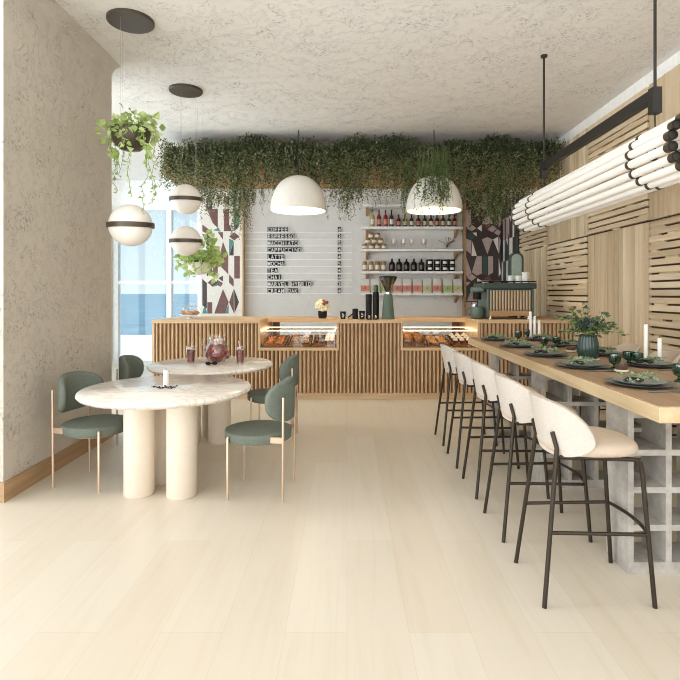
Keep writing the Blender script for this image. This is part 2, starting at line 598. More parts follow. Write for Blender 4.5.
# ---- tile columns with a geometric pattern
def tile_panel(ncol, nrow, w, h, pal, kinds, seed):
    """Faces in local x (across) and z (up), each cell cut into coloured tiles."""
    rng = random.Random(seed)
    b = MB()
    def P(pts, mat):
        b.add([(x, 0, z) for x, z in pts], [tuple(range(len(pts)))], mat)
    for r in range(nrow):
        for c in range(ncol):
            x0, x1, z0, z1 = c * w, (c + 1) * w, r * h, (r + 1) * h
            xm_, zm_ = (x0 + x1) / 2, (z0 + z1) / 2
            k = kinds[(r * 3 + c * 2 + rng.randint(0, 1)) % len(kinds)]
            a, d, e = rng.choice(pal), rng.choice(pal), rng.choice(pal)
            while d == a: d = rng.choice(pal)
            bgm = pal[0] if a != pal[0] else pal[1]
            if k == 'split':
                P([(x0, z0), (xm_, z0), (xm_, z1), (x0, z1)], a); P([(xm_, z0), (x1, z0), (x1, z1), (xm_, z1)], d)
            elif k == 'diamond':
                P([(x0, zm_), (xm_, z0), (xm_, z1)], a); P([(xm_, z0), (x1, zm_), (xm_, z1)], e if e != bgm else a)
                for q in ([(x0, z0), (xm_, z0), (x0, zm_)], [(xm_, z0), (x1, z0), (x1, zm_)], [(x1, zm_), (x1, z1), (xm_, z1)], [(xm_, z1), (x0, z1), (x0, zm_)]):
                    P(q, bgm)
            elif k == 'spear':
                zc = z0 + h * .28
                P([(x0, zc), (xm_, z0), (x1, zc), (xm_, z1)], a)
                P([(x0, z0), (xm_, z0), (x0, zc)], d); P([(xm_, z0), (x1, z0), (x1, zc)], d)
                P([(x1, zc), (x1, z1), (xm_, z1)], bgm); P([(xm_, z1), (x0, z1), (x0, zc)], bgm)
            elif k == 'slant':
                P([(x0, z0 + h * .35), (xm_, z0), (xm_, z1), (x0, z1)], a); P([(x0, z0), (xm_, z0), (x0, z0 + h * .35)], bgm)
                P([(xm_, z0), (x1, z0), (x1, z1 - h * .3), (xm_, z1)], bgm); P([(x1, z1 - h * .3), (x1, z1), (xm_, z1)], d)
            else:
                P([(x0, z0), (x1, z0), (x0, z1)], a); P([(x1, z0), (x1, z1), (x0, z1)], d)
    return b


lw, lh = .21, .42
TL0, TL1 = X(200.5, 10.25), X(242, 10.25)
tp = thing('wall_tiled_left', 'tiled panel of white, brown and teal shapes beside the window', 'tiled wall', (TL0, 10.25, 0))
tp['kind'] = 'structure'
wd = (TL1 - TL0)
palL = [M['t_white'], M['t_white'], M['t_brown'], M['t_brown'], M['t_white'], M['t_teal'], M['t_white']]


def tile_mosaic(wd, ground, shapes, px0, py0, sc, d, x0, extra):
    """A flat facing of ground-coloured tile with coloured tiles set 2 mm proud of it."""
    b = MB()
    b.add([(0, 0, 0), (wd, 0, 0), (wd, 0, CEIL - .003), (0, 0, CEIL - .003)], [(0, 1, 2, 3)], ground)
    for mat, pts in shapes:
        q = []
        for zx, zy in pts:
            xx = min(max(X(px0 + zx / sc, d) - x0, .002), wd - .002)
            q.append((xx, Z(py0 + zy / sc, d)))
        area = sum(q[i][0] * q[(i + 1) % len(q)][1] - q[(i + 1) % len(q)][0] * q[i][1] for i in range(len(q)))
        if area < 0: q.reverse()
        for rep in extra:
            b.add([(x, -.002, z + rep) for x, z in q if 1] , [tuple(range(len(q)))], M[mat])
    return b


BR, TE, DK, PK, DG, WH = 't_brown', 't_teal', 't_dark', 't_pink', 't_deep', 't_white'
left_shapes = [
    (DK, [(82, 30), (108, 30), (108, 92), (82, 92)]), (BR, [(135, 30), (157, 30), (135, 90)]), (BR, [(165, 30), (190, 30), (190, 80), (165, 60)]), (TE, [(195, 30), (215, 30), (215, 85)]),
    (BR, [(82, 92), (135, 92), (135, 185), (110, 160)]), (BR, [(165, 92), (190, 92), (190, 165), (205, 200), (165, 200)]),
    (BR, [(215, 92), (240, 92), (215, 165)]), (TE, [(240, 92), (240, 175), (215, 165)]), (DK, [(215, 165), (240, 175), (215, 200)]),
    (BR, [(60, 168), (110, 205), (85, 215), (60, 200)]), (TE, [(112, 196), (138, 182), (150, 203)]), (BR, [(135, 205), (160, 205), (160, 242)]),
    (BR, [(190, 225), (215, 205), (240, 225), (215, 245)]), (DK, [(60, 215), (85, 215), (108, 240), (108, 300), (82, 270)]),
    (BR, [(160, 250), (186, 320), (186, 410), (150, 372), (140, 340)]), (TE, [(190, 235), (212, 248), (190, 316)]), (DK, [(212, 250), (212, 318), (190, 318)]),
    (BR, [(215, 320), (242, 320), (242, 430), (215, 430)]), (DK, [(82, 300), (108, 330), (108, 400), (82, 420)]), (BR, [(112, 350), (135, 330), (135, 400), (112, 420)]),
    (BR, [(85, 450), (110, 430), (132, 450), (110, 470)]), (TE, [(108, 470), (132, 440), (132, 466)]), (BR, [(132, 436), (160, 452), (150, 470), (132, 462)]), (DK, [(138, 428), (160, 416), (160, 445)]),
    (BR, [(190, 410), (212, 434), (212, 470), (190, 450)]), (DK, [(60, 432), (82, 452), (82, 575), (60, 560)]),
    (BR, [(160, 480), (188, 545), (170, 600), (118, 600)]), (BR, [(190, 545), (212, 480), (214, 600)]), (DK, [(214, 480), (238, 545), (216, 600)]),
    (TE, [(170, 600), (188, 552), (188, 600)]), (TE, [(60, 600), (72, 550), (84, 600)]), (BR, [(84, 545), (108, 545), (108, 600), (84, 600)])]
right_shapes = [
    (PK, [(52, 95), (78, 95), (78, 170), (62, 188), (52, 176)]), (PK, [(130, 10), (157, 10), (157, 95), (132, 95)]), (PK, [(157, 98), (185, 165), (157, 165), (132, 165)]), (BR, [(132, 166), (183, 166), (157, 190)]),
    (PK, [(210, 70), (237, 70), (237, 165), (212, 185)]), (PK, [(80, 168), (104, 186), (80, 200), (57, 188)]), (WH, [(107, 186), (130, 168), (130, 202)]), (PK, [(157, 192), (181, 172), (204, 186), (182, 206)]),
    (PK, [(206, 190), (240, 202), (212, 222), (188, 208)]), (DG, [(56, 222), (80, 206), (98, 232), (72, 244)]), (WH, [(84, 208), (105, 206), (105, 226)]),
    (PK, [(52, 236), (80, 246), (78, 312), (52, 292)]), (WH, [(84, 250), (106, 320), (80, 320)]), (PK, [(130, 240), (157, 228), (183, 240), (157, 312)]), (WH, [(185, 240), (210, 226), (212, 308)]), (PK, [(213, 226), (237, 246), (214, 308)]),
    (PK, [(52, 325), (80, 402), (60, 422), (52, 412)]), (PK, [(105, 322), (130, 322), (130, 406), (106, 416), (82, 400)]), (DG, [(135, 322), (157, 322), (157, 420), (135, 406)]), (PK, [(161, 322), (185, 322), (185, 400), (161, 415)]),
    (WH, [(212, 330), (236, 405), (212, 420)]), (PK, [(80, 406), (104, 425), (80, 442), (58, 426)]), (WH, [(107, 428), (132, 442), (108, 452)]), (PK, [(52, 446), (76, 446), (60, 466), (52, 462)]), (BR, [(140, 430), (165, 415), (180, 440), (160, 452)]),
    (DG, [(52, 470), (80, 468), (56, 540), (52, 540)]), (PK, [(82, 474), (108, 540), (57, 540)]), (PK, [(54, 545), (80, 545), (80, 612), (54, 612)]), (WH, [(84, 545), (106, 545), (106, 612), (84, 612)]), (DG, [(110, 470), (140, 470), (130, 560), (112, 612)]),
    (PK, [(160, 470), (185, 470), (172, 560)]), (PK, [(212, 480), (236, 545), (212, 600), (190, 545)])]
tile_mosaic(wd, M['t_white'], left_shapes, 190, 190, 4.857, 10.25, TL0, (0,)).build('tile_facing', None, tp, flat=True)
MB().box(0, wd, .002, .15, 0, CEIL - .002).build('backing', M['white'], tp)
MB().box(wd, wd + .03, -.02, .15, 0, CEIL - .002).build('edge_strip', M['oakz'], tp)

TR0 = X(466, 10.25)
tp = thing('wall_tiled_back', 'dark tiled panel of black, rose and green shapes behind the coffee machine', 'tiled wall', (TR0, 10.25, 0))
tp['kind'] = 'structure'
wd = WX - .12 - TR0
palR = [M['t_dark'], M['t_pink'], M['t_dark'], M['t_pink'], M['t_deep'], M['t_dark'], M['t_pink']]
tile_mosaic(wd, M['t_dark'], right_shapes, 455, 190, 4.857, 10.25, TR0, (0,)).build('tile_facing', None, tp, flat=True)
MB().box(0, wd, .002, .15, 0, CEIL - .002).build('backing', M['t_dark'], tp)
MB().box(-.04, 0, -.02, .15, 0, CEIL - .002).build('edge_strip', M['copperwood'], tp)

tp = thing('wall_tiled_right', 'striped tiled strip of the side wall in the back corner', 'tiled wall', (WX - .11, 10.25, 0), -PI / 2)
tp['kind'] = 'structure'
palS = [M['t_dark'], M['t_white'], M['t_dark'], M['t_pink'], M['t_deep'], M['t_white']]
tile_panel(5, 9, .96 / 5, CEIL / 9, palS, ['split', 'split', 'slant', 'split'], 4).build('tile_facing', None, tp, flat=True)
MB().box(0, .96, .002, .1, 0, CEIL - .002).build('backing', M['t_dark'], tp)


# ------------------------------------------------------------------ service counter
D0, D1, DN = 7.03, 8.20, 7.70          # front, back, rear of the display notches
CT = 1.065
n1, n2, n3, n4 = -1.165, -.14, .75, 1.75
cl, cr = -2.61, WX - .1
counter = thing('service_counter', 'long oak service counter with ribbed front and two lit display bays', 'counter', (0, D0, 0))


def ribs(x0, x1, z0, z1, y=0.0, pitch=.0535, w=.034):
    b = MB()
    n = max(1, round((x1 - x0) / pitch)); p = (x1 - x0) / n
    for k in range(n):
        xc = x0 + (k + .5) * p
        vs, fs = [], []
        for zz in (z0, z1):
            for j in range(6):
                a = PI * j / 5
                vs.append((xc - math.cos(a) * w / 2, y + .03 - math.sin(a) * .028, zz))
        for j in range(5):
            fs.append((j, j + 1, 7 + j, 6 + j))
        fs.append((6, 7, 8, 9, 10, 11)); fs.append((5, 4, 3, 2, 1, 0))
        b.add(vs, fs)
    return b


ribz = .085
for (a, b_, z1) in ((cl + .03, n1 - .03, CT - .045), (n1 - .03, n2 + .03, .655), (n2 + .03, n3 - .03, CT - .045), (n3 - .03, n4 + .03, .655), (n4 + .03, cr, CT - .045)):
    r = ribs(a, b_, ribz, z1).build('ribbed_front', M['slat'], counter)
    MB().box(a, b_, .03, .06, ribz, z1).build('backing_board', M['slatback'], r)
MB().box(cl + .02, cr, .03, .08, 0, ribz).build('plinth', M['oak'], counter)
MB().box(cl, cl + .03, 0, D1 - D0, 0, CT - .045).build('end_panel', M['oakz'], counter)
dn, dz = DN - D0, D1 - D0
for a, b_ in ((cl, n1), (n2, n3), (n4, cr)):
    MB().box(a, b_, -.01, dz, CT - .045, CT).build('worktop', M['oak'], counter, bevel=.004)
for a, b_ in ((n1, n2), (n3, n4)):
    MB().box(a + .001, b_ - .001, dn, dz, CT - .065, CT).build('rear_worktop', M['oak'], counter, bevel=.004)
    MB().box(a - .03, b_ + .03, -.005, dn + .02, .655, .69).build('bay_floor', M['oak'], counter, bevel=.003)
    for x in (a - .03, b_):
        MB().box(x, x + .03, 0.001, dz - .02, .69, CT - .0455).build('bay_side', M['oakz'], counter)
for a in (n1 + .02, n4 - .12):
    MB().box(a, a + .1, dz - .14, dz - .04, .69, CT - .066).build('bay_post', M['slatback'], counter)

for (a, b_), nm in (((n1, n2), 'behind the round tables'), ((n3, n4), 'behind the bar stools')):
    dc = thing('display_case', 'lit glass pastry case in the bay %s' % nm, 'display case', (a, D0, .69), 0, 'pastry display cases')
    z = .915 - .69
    led = MB()
    for y in (.02, dn + .04):
        led.box(.012, b_ - a - .012, y, y + .012, z, z + .012)
    for x in (.012, b_ - a - .028):
        led.box(x, x + .012, .032, dn + .04, z, z + .012)
    led.build('light_strip', M['led'], dc)
    g = MB()
    g.box(.02, b_ - a - .02, .024, .028, .001, z)
    g.build('glass_pane', M['glass'], dc)


# ---- trays and pastries
def lump(kind):
    b = MB()
    if kind == 'croissant':
        pts, rs = [], []
        for k in range(11):
            a = rad(-110 + 22 * k)
            pts.append((math.sin(a) * .045, .03 - math.cos(a) * .045, .024)); rs.append(.005 + .022 * math.cos(a * .8) * (1 + .12 * (k % 2)))
        b.tube(pts, rs, 8)
        return b.build('croissant', M['crust'])
    if kind == 'slice':
        b.prism([(-.05, -.05), (.05, -.05), (.02, .06), (-.02, .06)], 0, .022)
        o = b.build('pizza_slice', M['crust'], bevel=.006)
        t = MB()
        for k in range(6):
            t.ball((random.uniform(-.03, .03), random.uniform(-.035, .03), .024), .014, .014, .006, 8, 4)
        t.build('topping', M['tomato'], o)
        return o
    if kind == 'sandwich':
        b.box(-.05, .05, -.045, .045, 0, .022)
        o = b.build('sandwich', M['bread'], bevel=.008)
        t = MB()
        for k in range(9):
            t.ball((random.uniform(-.05, .05), random.uniform(-.045, .045), .03), .02, .016, .01, 8, 4)
        t.build('salad_filling', M['salad'], o)
        MB().box(-.045, .045, -.04, .04, .038, .058).build('bread_top', M['bread'], o, bevel=.01)
        return o
    if kind == 'eclair':
        b.tube([(0, -.06, .022), (0, -.05, .024), (0, .05, .024), (0, .06, .022)], [.012, .022, .022, .012], 8)
        o = b.build('eclair', M['choc'])
        return o
    if kind == 'cupcake':
        b.lathe([(.025, 0), (.035, .04), (.03, .045)], 12)
        o = b.build('cupcake', M['choc'])
        MB().lathe([(.036, .04), (.034, .055), (.024, .068), (.014, .08), (.001, .09)], 12).build('frosting', M['frost'], o)
        return o
    if kind == 'loaf':
        b.ball((0, 0, .055), .07, .066, .058, 16, 10, None, -.8)
        o = b.build('bread_loaf', M['bread'])
        t = MB()
        for k in (-1, 0, 1):
            t.tube([(k * .034 - .015, -.04, .097 - abs(k) * .017), (k * .034, 0, .111 - abs(k) * .012), (k * .034 + .015, .04, .097 - abs(k) * .017)], .007, 6)
        t.build('scored_crust', M['crust'], o)
        return o


tilt = math.atan2(.075, .6)
protos = {}


def put_food(kind, x, y, z, rz, label, cat, group):
    if kind not in protos:
        o = lump(kind); protos[kind] = o
        tag(o, label, cat, group)
    else:
        o = copy_tree(protos[kind], None, None, None, label)
        o['group'] = group
    o.location = (x, y, z); o.rotation_euler = (tilt, 0, rz)


def tray(x0, x1, foods, where, idx):
    xc = (x0 + x1) / 2; w = (x1 - x0) / 2 - .012
    t = thing('serving_tray', 'slanted wooden tray %s' % where, 'tray', (xc, D0 + .37, .69), 0, 'pastry trays')
    ca, sa = math.cos(tilt), math.sin(tilt)
    def R(y, z): return (y * ca - z * sa, y * sa + z * ca + .045)
    b = MB()
    def slab(xa, xb, ya, yb, za, zb):
        vs = []
        for zz in (za, zb):
            for (xx, yy) in ((xa, ya), (xb, ya), (xb, yb), (xa, yb)):
                q = R(yy, zz); vs.append((xx, q[0], q[1]))
        b.add(vs, [(0, 3, 2, 1), (4, 5, 6, 7), (0, 1, 5, 4), (1, 2, 6, 5), (2, 3, 7, 6), (3, 0, 4, 7)])
    slab(-w, w, -.3, .3, 0, .012)
    slab(-w, -w + .012, -.3, .3, .012, .04); slab(w - .012, w, -.3, .3, .012, .04); slab(-w, w, .288, .3, .012, .04)
    b.build('tray_board', M['traywood'], t)
    MB().box(-w + .02, w - .02, .24, .27, .001, .07).build('riser', M['traywood'], t)
    for kind, rowsn, coln, label, cat, s in foods:
        cnt = 0
        for r in range(rowsn):
            for c in range(coln):
                xx = -w + .02 + (2 * w - .04) * (s[0] + (s[1] - s[0]) * (c + .5) / coln)
                yy = -.22 + .44 * (r + .5) / rowsn
                q = R(yy, .019)
                lab = label % (ORD[r], ORD[c])
                put_food(kind, xc + xx, D0 + .37 + q[0], .69 + q[1], random.uniform(-.35, .35), lab, cat, kind + 's on the ' + where.split(' ')[0] + ' tray ' + str(idx))


w1 = (n2 - n1) / 3
tray(n1, n1 + w1, [('slice', 3, 2, 'tomato topped slice, %s row from the glass, %s across its slanted tray', 'pastry', (0, 1))], 'of tomato slices at the window end of its bay', 1)
tray(n1 + w1, n1 + 2 * w1, [('sandwich', 3, 2, 'salad sandwich, %s row from the glass, %s across its slanted tray', 'sandwich', (0, 1))], 'of salad sandwiches in the middle of its bay', 2)
tray(n1 + 2 * w1, n2, [('eclair', 2, 2, 'dark chocolate eclair, %s row from the glass, %s across, next to iced cupcakes', 'pastry', (0, .5)), ('cupcake', 3, 2, 'cream topped cupcake, %s row from the glass, %s across, beside dark eclairs', 'cake', (.52, 1))], 'of dark eclairs and iced cakes', 3)
w1 = (n4 - n3) / 3
tray(n3, n3 + w1, [('loaf', 2, 2, 'round brown loaf in the display bay, %s row from the glass, %s across', 'bread', (0, 1))], 'of brown loaves in the bay near the stools', 4)
tray(n3 + w1, n3 + 2 * w1, [('croissant', 3, 2, 'golden croissant, %s row from the glass, %s across its tray beside the loaves', 'pastry', (0, 1))], 'of croissants between loaves and cakes', 5)
tray(n3 + 2 * w1, n4, [('cupcake', 3, 3, 'iced cupcake in the bay by the stools, %s row from the glass, %s across', 'cake', (0, 1))], 'of iced cakes at the bar end of its bay', 6)


# ---- on the counter
# cake stand with a glass cloche
d = 7.4
t = thing('cake_stand', 'small footed cake stand with glass dome and pastries at the window end', 'cake stand', (X(190.5, d), d, CT))
MB().lathe([(.06, 0), (.055, .008), (.015, .02), (.012, .045), (.15, .05), (.155, .06), (.001, .06)], 24).build('stand', M['white'], t)
MB().lathe([(.14, .062), (.142, .12), (.125, .16), (.09, .185), (.02, .195), (.001, .196)], 24).build('glass_dome', M['glass'], t)
MB().ball((0, 0, .208), .014, mat=None).build('dome_knob', M['glass'], t)
for k in range(5):
    a = 2 * PI * k / 5
    o = copy_tree(protos['croissant'], None, (X(190.5, d) + .075 * math.cos(a), d + .075 * math.sin(a) - .02, CT + .062), a,
                  'croissant under the glass dome, %s around its stand' % ORD[k])
    o.rotation_euler = (0, 0, a); o['group'] = 'croissants under the glass dome'

# flower pot with a round head of cream flowers
d = 7.5
t = thing('flower_pot', 'black pot with round head of cream flowers on the counter', 'flower pot', (X(322.5, d), d, CT))
MB().lathe([(.045, 0), (.06, .02), (.065, .10), (.06, .105), (.055, .1), (.05, .06), (.001, .06)], 20).build('pot', M['matteblack'], t)
b = MB()
for k in range(46):
    u = random.uniform(-.75, 1); a = random.uniform(0, 2 * PI); s = math.sqrt(1 - u * u)
    b.ball((s * math.cos(a) * .075, s * math.sin(a) * .075, .18 + u * .075), .035, .035, .028, 8, 5)
b.build('cream_blooms', M['petal'], t)
b = MB()
for k in range(9):
    a = random.uniform(-.9, .9); u = random.uniform(0, .95); s = math.sqrt(1 - u * u)
    b.ball((.03 + s * math.sin(a) * .075, -s * math.cos(a) * .095, .18 + u * .095), .022, .016, .02, 8, 5)
b.build('rust_blooms', M['rust'], t)


def printed_cup(px, h, r, label, name='black_cup', d=7.3, print_z=.5):
    t = thing(name, label, 'cup', (X(px, d), d, CT))
    MB().lathe([(r * .8, 0), (r, h), (r * .95, h), (r * .85, h * .6), (.001, h * .6)], 20).build('cup_body', M['matteblack'], t)
    b = MB()
    for (a0, z0, z1) in ((-.35, .25, .36), (.1, .25, .36), (-.2, .5, .75), (.15, .45, .6)):
        vs = []
        for aa, zz in ((a0, z0), (a0 + .28, z0), (a0 + .28, z1), (a0, z1)):
            rr = r * (.8 + .2 * zz) + .0015
            vs.append((rr * math.sin(aa), -rr * math.cos(aa), zz * h))
        b.add(vs, [(0, 1, 2, 3)])
    b.build('white_print', M['print'], t)
    return t


printed_cup(343, .105, .042, 'small black cup with white print, nearest the cream flowers')
printed_cup(362, .115, .042, 'small black cup with white print between canister and tall cylinders')
printed_cup(369, .085, .036, 'short black printed cup in front of the lower tall cylinder', d=7.12)
printed_cup(375.5, .085, .036, 'short black printed cup in front of the taller cylinder', d=7.12)
d = 7.3
t = thing('black_canister', 'small black canister with slanting handle beside printed cups', 'canister', (X(355.2, d), d, CT))
MB().lathe([(.038, 0), (.04, .01), (.04, .135), (.036, .145), (.001, .145)], 20).build('canister_body', M['matteblack'], t)
MB().tube([(-.03, -.015, .075), (-.1, -.02, .02)], .009, 8).build('handle', M['matteblack'], t)
d = 7.35
t = thing('tall_cylinder', 'lower tall black cylinder with ribbed side on the counter', 'canister', (X(368.7, d), d, CT), 0, 'tall black cylinders')
MB().lathe([(.043, 0), (.043, .34), (.038, .346), (.001, .346)], 20).build('cylinder_body', M['matteblack'], t)
b = MB()
for k in range(5): b.lathe([(.0436, .1 + k * .045), (.0445, .103 + k * .045), (.0436, .106 + k * .045)], 20)
b.build('raised_bands', M['black'], t)
t = thing('tall_cylinder', 'taller black cylinder topped by a dark green stopper', 'canister', (X(375.8, d), d, CT), 0, 'tall black cylinders')
MB().lathe([(.045, 0), (.045, .37), (.038, .378), (.001, .378)], 20).build('cylinder_body', M['matteblack'], t)
MB().lathe([(.03, .378), (.032, .43), (.026, .475), (.001, .478)], 16).build('stopper', M['tealdark'], t)

t = thing('coffee_grinder', 'teal coffee grinder with smoked funnel hopper on the counter', 'coffee grinder', (X(388, 7.3), 7.3, CT))
MB().lathe([(.092, 0), (.095, .012), (.09, .02), (.062, .33), (.056, .345), (.001, .345)], 28).build('grinder_body', M['teal'], t)
MB().lathe([(.036, .345), (.036, .375), (.001, .375)], 20).build('collar', M['chrome'], t)
MB().lathe([(.034, .375), (.045, .40), (.122, .56), (.124, .575), (.118, .575), (.04, .402), (.03, .38)], 28).build('hopper', M['smoke'], t)
MB().lathe([(.126, .572), (.128, .59), (.06, .6), (.001, .602)], 28).build('hopper_lid', M['matteblack'], t)
b = MB()
b.lathe([(.03, .384), (.05, .43), (.001, .44)], 20)
b.build('coffee_beans', M['choc'], t)

# coffee machine
d = 7.25
mx0, mx1 = X(487, d), X(534, d)
t = thing('coffee_machine', 'dark green coffee machine with slatted wooden back panel', 'coffee machine', (mx0, d, CT))
W_ = mx1 - mx0
MB().box(.03, W_ - .03, .03, .5, .05, .44).build('machine_body', M['tealdark'], t, bevel=.01)
for xa in (0, W_ - .03):
    MB().box(xa, xa + .03, -.005, .52, .03, .42).build('side_plate', M['teal'], t, bevel=.006)
b = ribs(.035, W_ - .035, .12, .40, -.01, .04, .026)
b.build('slatted_panel', M['machslat'], t)
MB().box(.032, W_ - .032, -.002, .03, .045, .118).build('lower_board', M['copperwood'], t, bevel=.004)
MB().box(-.06, W_ + .03, -.03, .54, .42, .50).build('top_housing', M['tealdark'], t, bevel=.012)
b = MB()
b.tube([(-.05, -.02, .52), (W_ + .02, -.02, .52), (W_ + .02, .52, .52), (-.05, .52, .52)], .008, 6, None, True)
b.build('cup_rail', M['matteblack'], t)
for x in (.06, W_ - .06):
    for y in (.05, .45):
        MB().lathe([(.028, 0), (.028, .02), (.018, .025), (.018, .05)], 14, (x, y, 0)).build('foot', M['chrome'], t)
b = MB()
b.prism([(-.19, .06), (-.02, .03), (-.02, .3), (-.17, .28)], .37, .45)
b.build('group_head', M['teal'], t, bevel=.025)
MB().lathe([(.055, .27), (.06, .28), (.06, .37)], 18, (-.1, .15, 0)).build('brew_spout', M['matteblack'], t)
t2 = thing('milk_jug', 'round teal milk jug beneath the coffee machine spout', 'jug', (mx0 - .112, d + .1, CT))
MB().lathe([(.06, 0), (.085, .02), (.1, .08), (.092, .14), (.088, .17), (.082, .17), (.085, .13), (.001, .05)], 24).build('jug_body', M['teal'], t2)
MB().tube([(-.09, 0, .15), (-.13, 0, .13), (-.13, 0, .07), (-.09, 0, .05)], .009, 8).build('handle', M['teal'], t2)
t2 = thing('milk_jug', 'small pale steel cup standing behind the round teal jug', 'jug', (mx0 - .1, d + .3, CT))
MB().lathe([(.04, 0), (.045, .02), (.04, .2), (.035, .2), (.036, .05), (.001, .04)], 18).build('jug_body', M['chrome'], t2)
MB().tube([(.04, 0, .17), (.075, 0, .15), (.07, 0, .07), (.042, 0, .05)], .007, 8).build('handle', M['chrome'], t2)

cups = []
cz = CT + .50
for k, (px, n, wide, lab) in enumerate([(485, 1, .06, 'shallow white saucer bowl at the jug end of the coffee machine top'), (497, 1, .065, 'shallow rose bowl on top of the coffee machine'),
                                        (510.5, 2, .04, 'grey white cup on the coffee machine, before the arched grinder'), (518, 2, .045, 'white cup in the middle of the coffee machine top'),
                                        (525, 3, .045, 'white cup near the timber wall on the coffee machine')]):
    for j in range(n):
        h = .035 if n == 1 else .058
        name = 'bowl' if n == 1 else 'cup'
        t2 = thing('coffee_' + name, (lab if n == 1 else lab + [', bottom of stack', ', second of stack', ', top of stack'][j]), name, (X(px, d + .2), d + .2, cz + j * .05), 0, 'crockery on the coffee machine')
        MB().lathe([(wide * .6, 0.001), (wide * .75, .006), (wide, h), (wide * .94, h), (wide * .6, .012), (.001, .01)], 18).build(name + '_body', M['white'] if px != 497 else M['t_pink'], t2)
        if n > 1:
            MB().tube([(wide * .9, 0, h * .8), (wide * 1.35, 0, h * .75), (wide * 1.3, 0, h * .35), (wide * .82, 0, h * .25)], .005, 6).build('handle', M['white'], t2)

d = 7.95
t = thing('arched_grinder', 'tall grey green arched appliance standing behind the coffee machine', 'appliance', (X(516, d), d, CT))
b = MB()
def arch(w, h, n=10):
    return [(-w, 0), (w, 0)] + [(w * math.cos(PI * k / n), h - w + w * math.sin(PI * k / n)) for k in range(n + 1)]
def archsolid(w, h, y0, y1, cx=0):
    p = arch(w, h); b = MB(); n = len(p)
    vs = [(x + cx, y0, z) for x, z in p] + [(x + cx, y1, z) for x, z in p]
    return b.add(vs, [tuple(range(n)), tuple(range(2 * n - 1, n - 1, -1))] + [(i, n + i, n + (i + 1) % n, (i + 1) % n) for i in range(n)])
archsolid(.095, .975, -.07, .1).build('casing', M['tealdark'], t, bevel=.01)
archsolid(.075, .95, -.085, -.07, -.015).build('front_panel', M['sage'], t, bevel=.006)
MB().box(-.1, .1, -.09, .12, .0, .04).build('base_plate', M['matteblack'], t, bevel=.006)


# ------------------------------------------------------------------ menu on the back wall
menu = [('COFFEE', '4'), ('ESPRESSO', '3'), ('MACCHIATO', '5'), ('CAPPUCCINO', '4'), ('LATTE', '4'), ('MOCHA', '5'), ('TEA', '4'), ('CHAI', '4'), ('MARVEL HYBRID', '3'), ('CREAM OAK', '4')]
glyphs = {}


def glyph(ch):
    if ch not in glyphs:
        cu = bpy.data.curves.new('letter', 'FONT')
        cu.body = ch; cu.size = .114; cu.align_x = 'CENTER'; cu.align_y = 'CENTER'; cu.extrude = .001; cu.offset = .0015
        o = bpy.data.objects.new('letter_source', cu); C.objects.link(o)
        bpy.context.view_layer.update()
        dg = bpy.context.evaluated_depsgraph_get()
        me = bpy.data.meshes.new_from_object(o.evaluated_get(dg))
        me.name = 'letter'
        me.materials.clear(); me.materials.append(M['print'])
        bpy.data.objects.remove(o)
        xs = [v.co.x for v in me.vertices]; ys = [v.co.y for v in me.vertices]
        cx, cy = (min(xs) + max(xs)) / 2, (min(ys) + max(ys)) / 2
        sx = min(1, .057 / (max(xs) - min(xs)))
        for v in me.vertices:
            v.co.x = (v.co.x - cx) * sx; v.co.y -= cy
        glyphs[ch] = me
    return glyphs[ch]


pitch = .0668
tm = MB().box(-.0331, .0331, -.006, .006, 0, .103).build('letter_tile', M['matteblack'])
tile_me = tm.data
bpy.data.objects.remove(tm)
y_t = BY - .026
for r, (word, price) in enumerate(menu):
    z0 = Z(232.3 + 6.8 * r, BY)
    seq = [(X(267.6, BY) + pitch * (k + .5), ch, k) for k, ch in enumerate(word)] + [(X(339.4, BY), price, -1)]
    for x, ch, k in seq:
        if ch == ' ':
            continue
        o = bpy.data.objects.new('letter_tile', tile_me); C.objects.link(o)
        o.location = (x, y_t, z0)
        row = '%s menu line from the top' % ORD[r]
        lab = ('black tile with white %s, price of the %s' % (ch, row)) if k < 0 else ('black tile with white letter %s, %s place in the %s' % (ch, ORD[k], row))
        tag(o, lab, 'letter tile', 'menu letter tiles')
        l = bpy.data.objects.new('letter', glyph(ch)); C.objects.link(l)
        l.parent = o; l.location = (0, -.0072, .05); l.rotation_euler = (PI / 2, 0, 0)
for r in range(10):
    z0 = Z(232.3 + 6.8 * r, BY)
    b = MB(); b.box(X(245, BY), X(352, BY), BY - .04, BY - .002, z0 - .012, z0 - .001); b.box(X(245, BY), X(352, BY), BY - .044, BY - .04, z0 - .012, z0 + .006)
    tag(b.build('menu_rail', M['white']), 'slim white wall rail under the %s menu line' % ORD[r], 'rail', 'menu rails')


# ------------------------------------------------------------------ wall shelves
sx0, sx1 = X(361, 10.1), X(463, 10.1)
SZ = [3.14, 2.71, 2.28, 1.85, 1.43]
slab = ['topmost empty white wall shelf', 'white wall shelf carrying the bottles', 'white wall shelf carrying jar pyramid and glasses', 'white wall shelf carrying jars and black canisters', 'lowest white wall shelf carrying paper coffee bags']
for k, z in enumerate(SZ):
    t = thing('wall_shelf', slab[k], 'shelf', (sx0, BY, z), 0, 'white wall shelves')
    MB().box(0, sx1 - sx0, -.3, -.001, -.045, 0).build('board', M['white'], t, bevel=.004)
    for x in (.1, sx1 - sx0 - .12):
        b = MB()
        b.add([(x, -.001, -.046), (x, -.24, -.046), (x, -.24, -.07), (x, -.03, -.19), (x, -.001, -.19), (x + .05, -.001, -.046), (x + .05, -.24, -.046), (x + .05, -.24, -.07), (x + .05, -.03, -.19), (x + .05, -.001, -.19)],
              [(0, 1, 2, 3, 4), (9, 8, 7, 6, 5), (0, 5, 6, 1), (1, 6, 7, 2), (2, 7, 8, 3), (3, 8, 9, 4), (4, 9, 5, 0)])
        b.build('bracket', M['copperwood'], t)
SY = 10.24


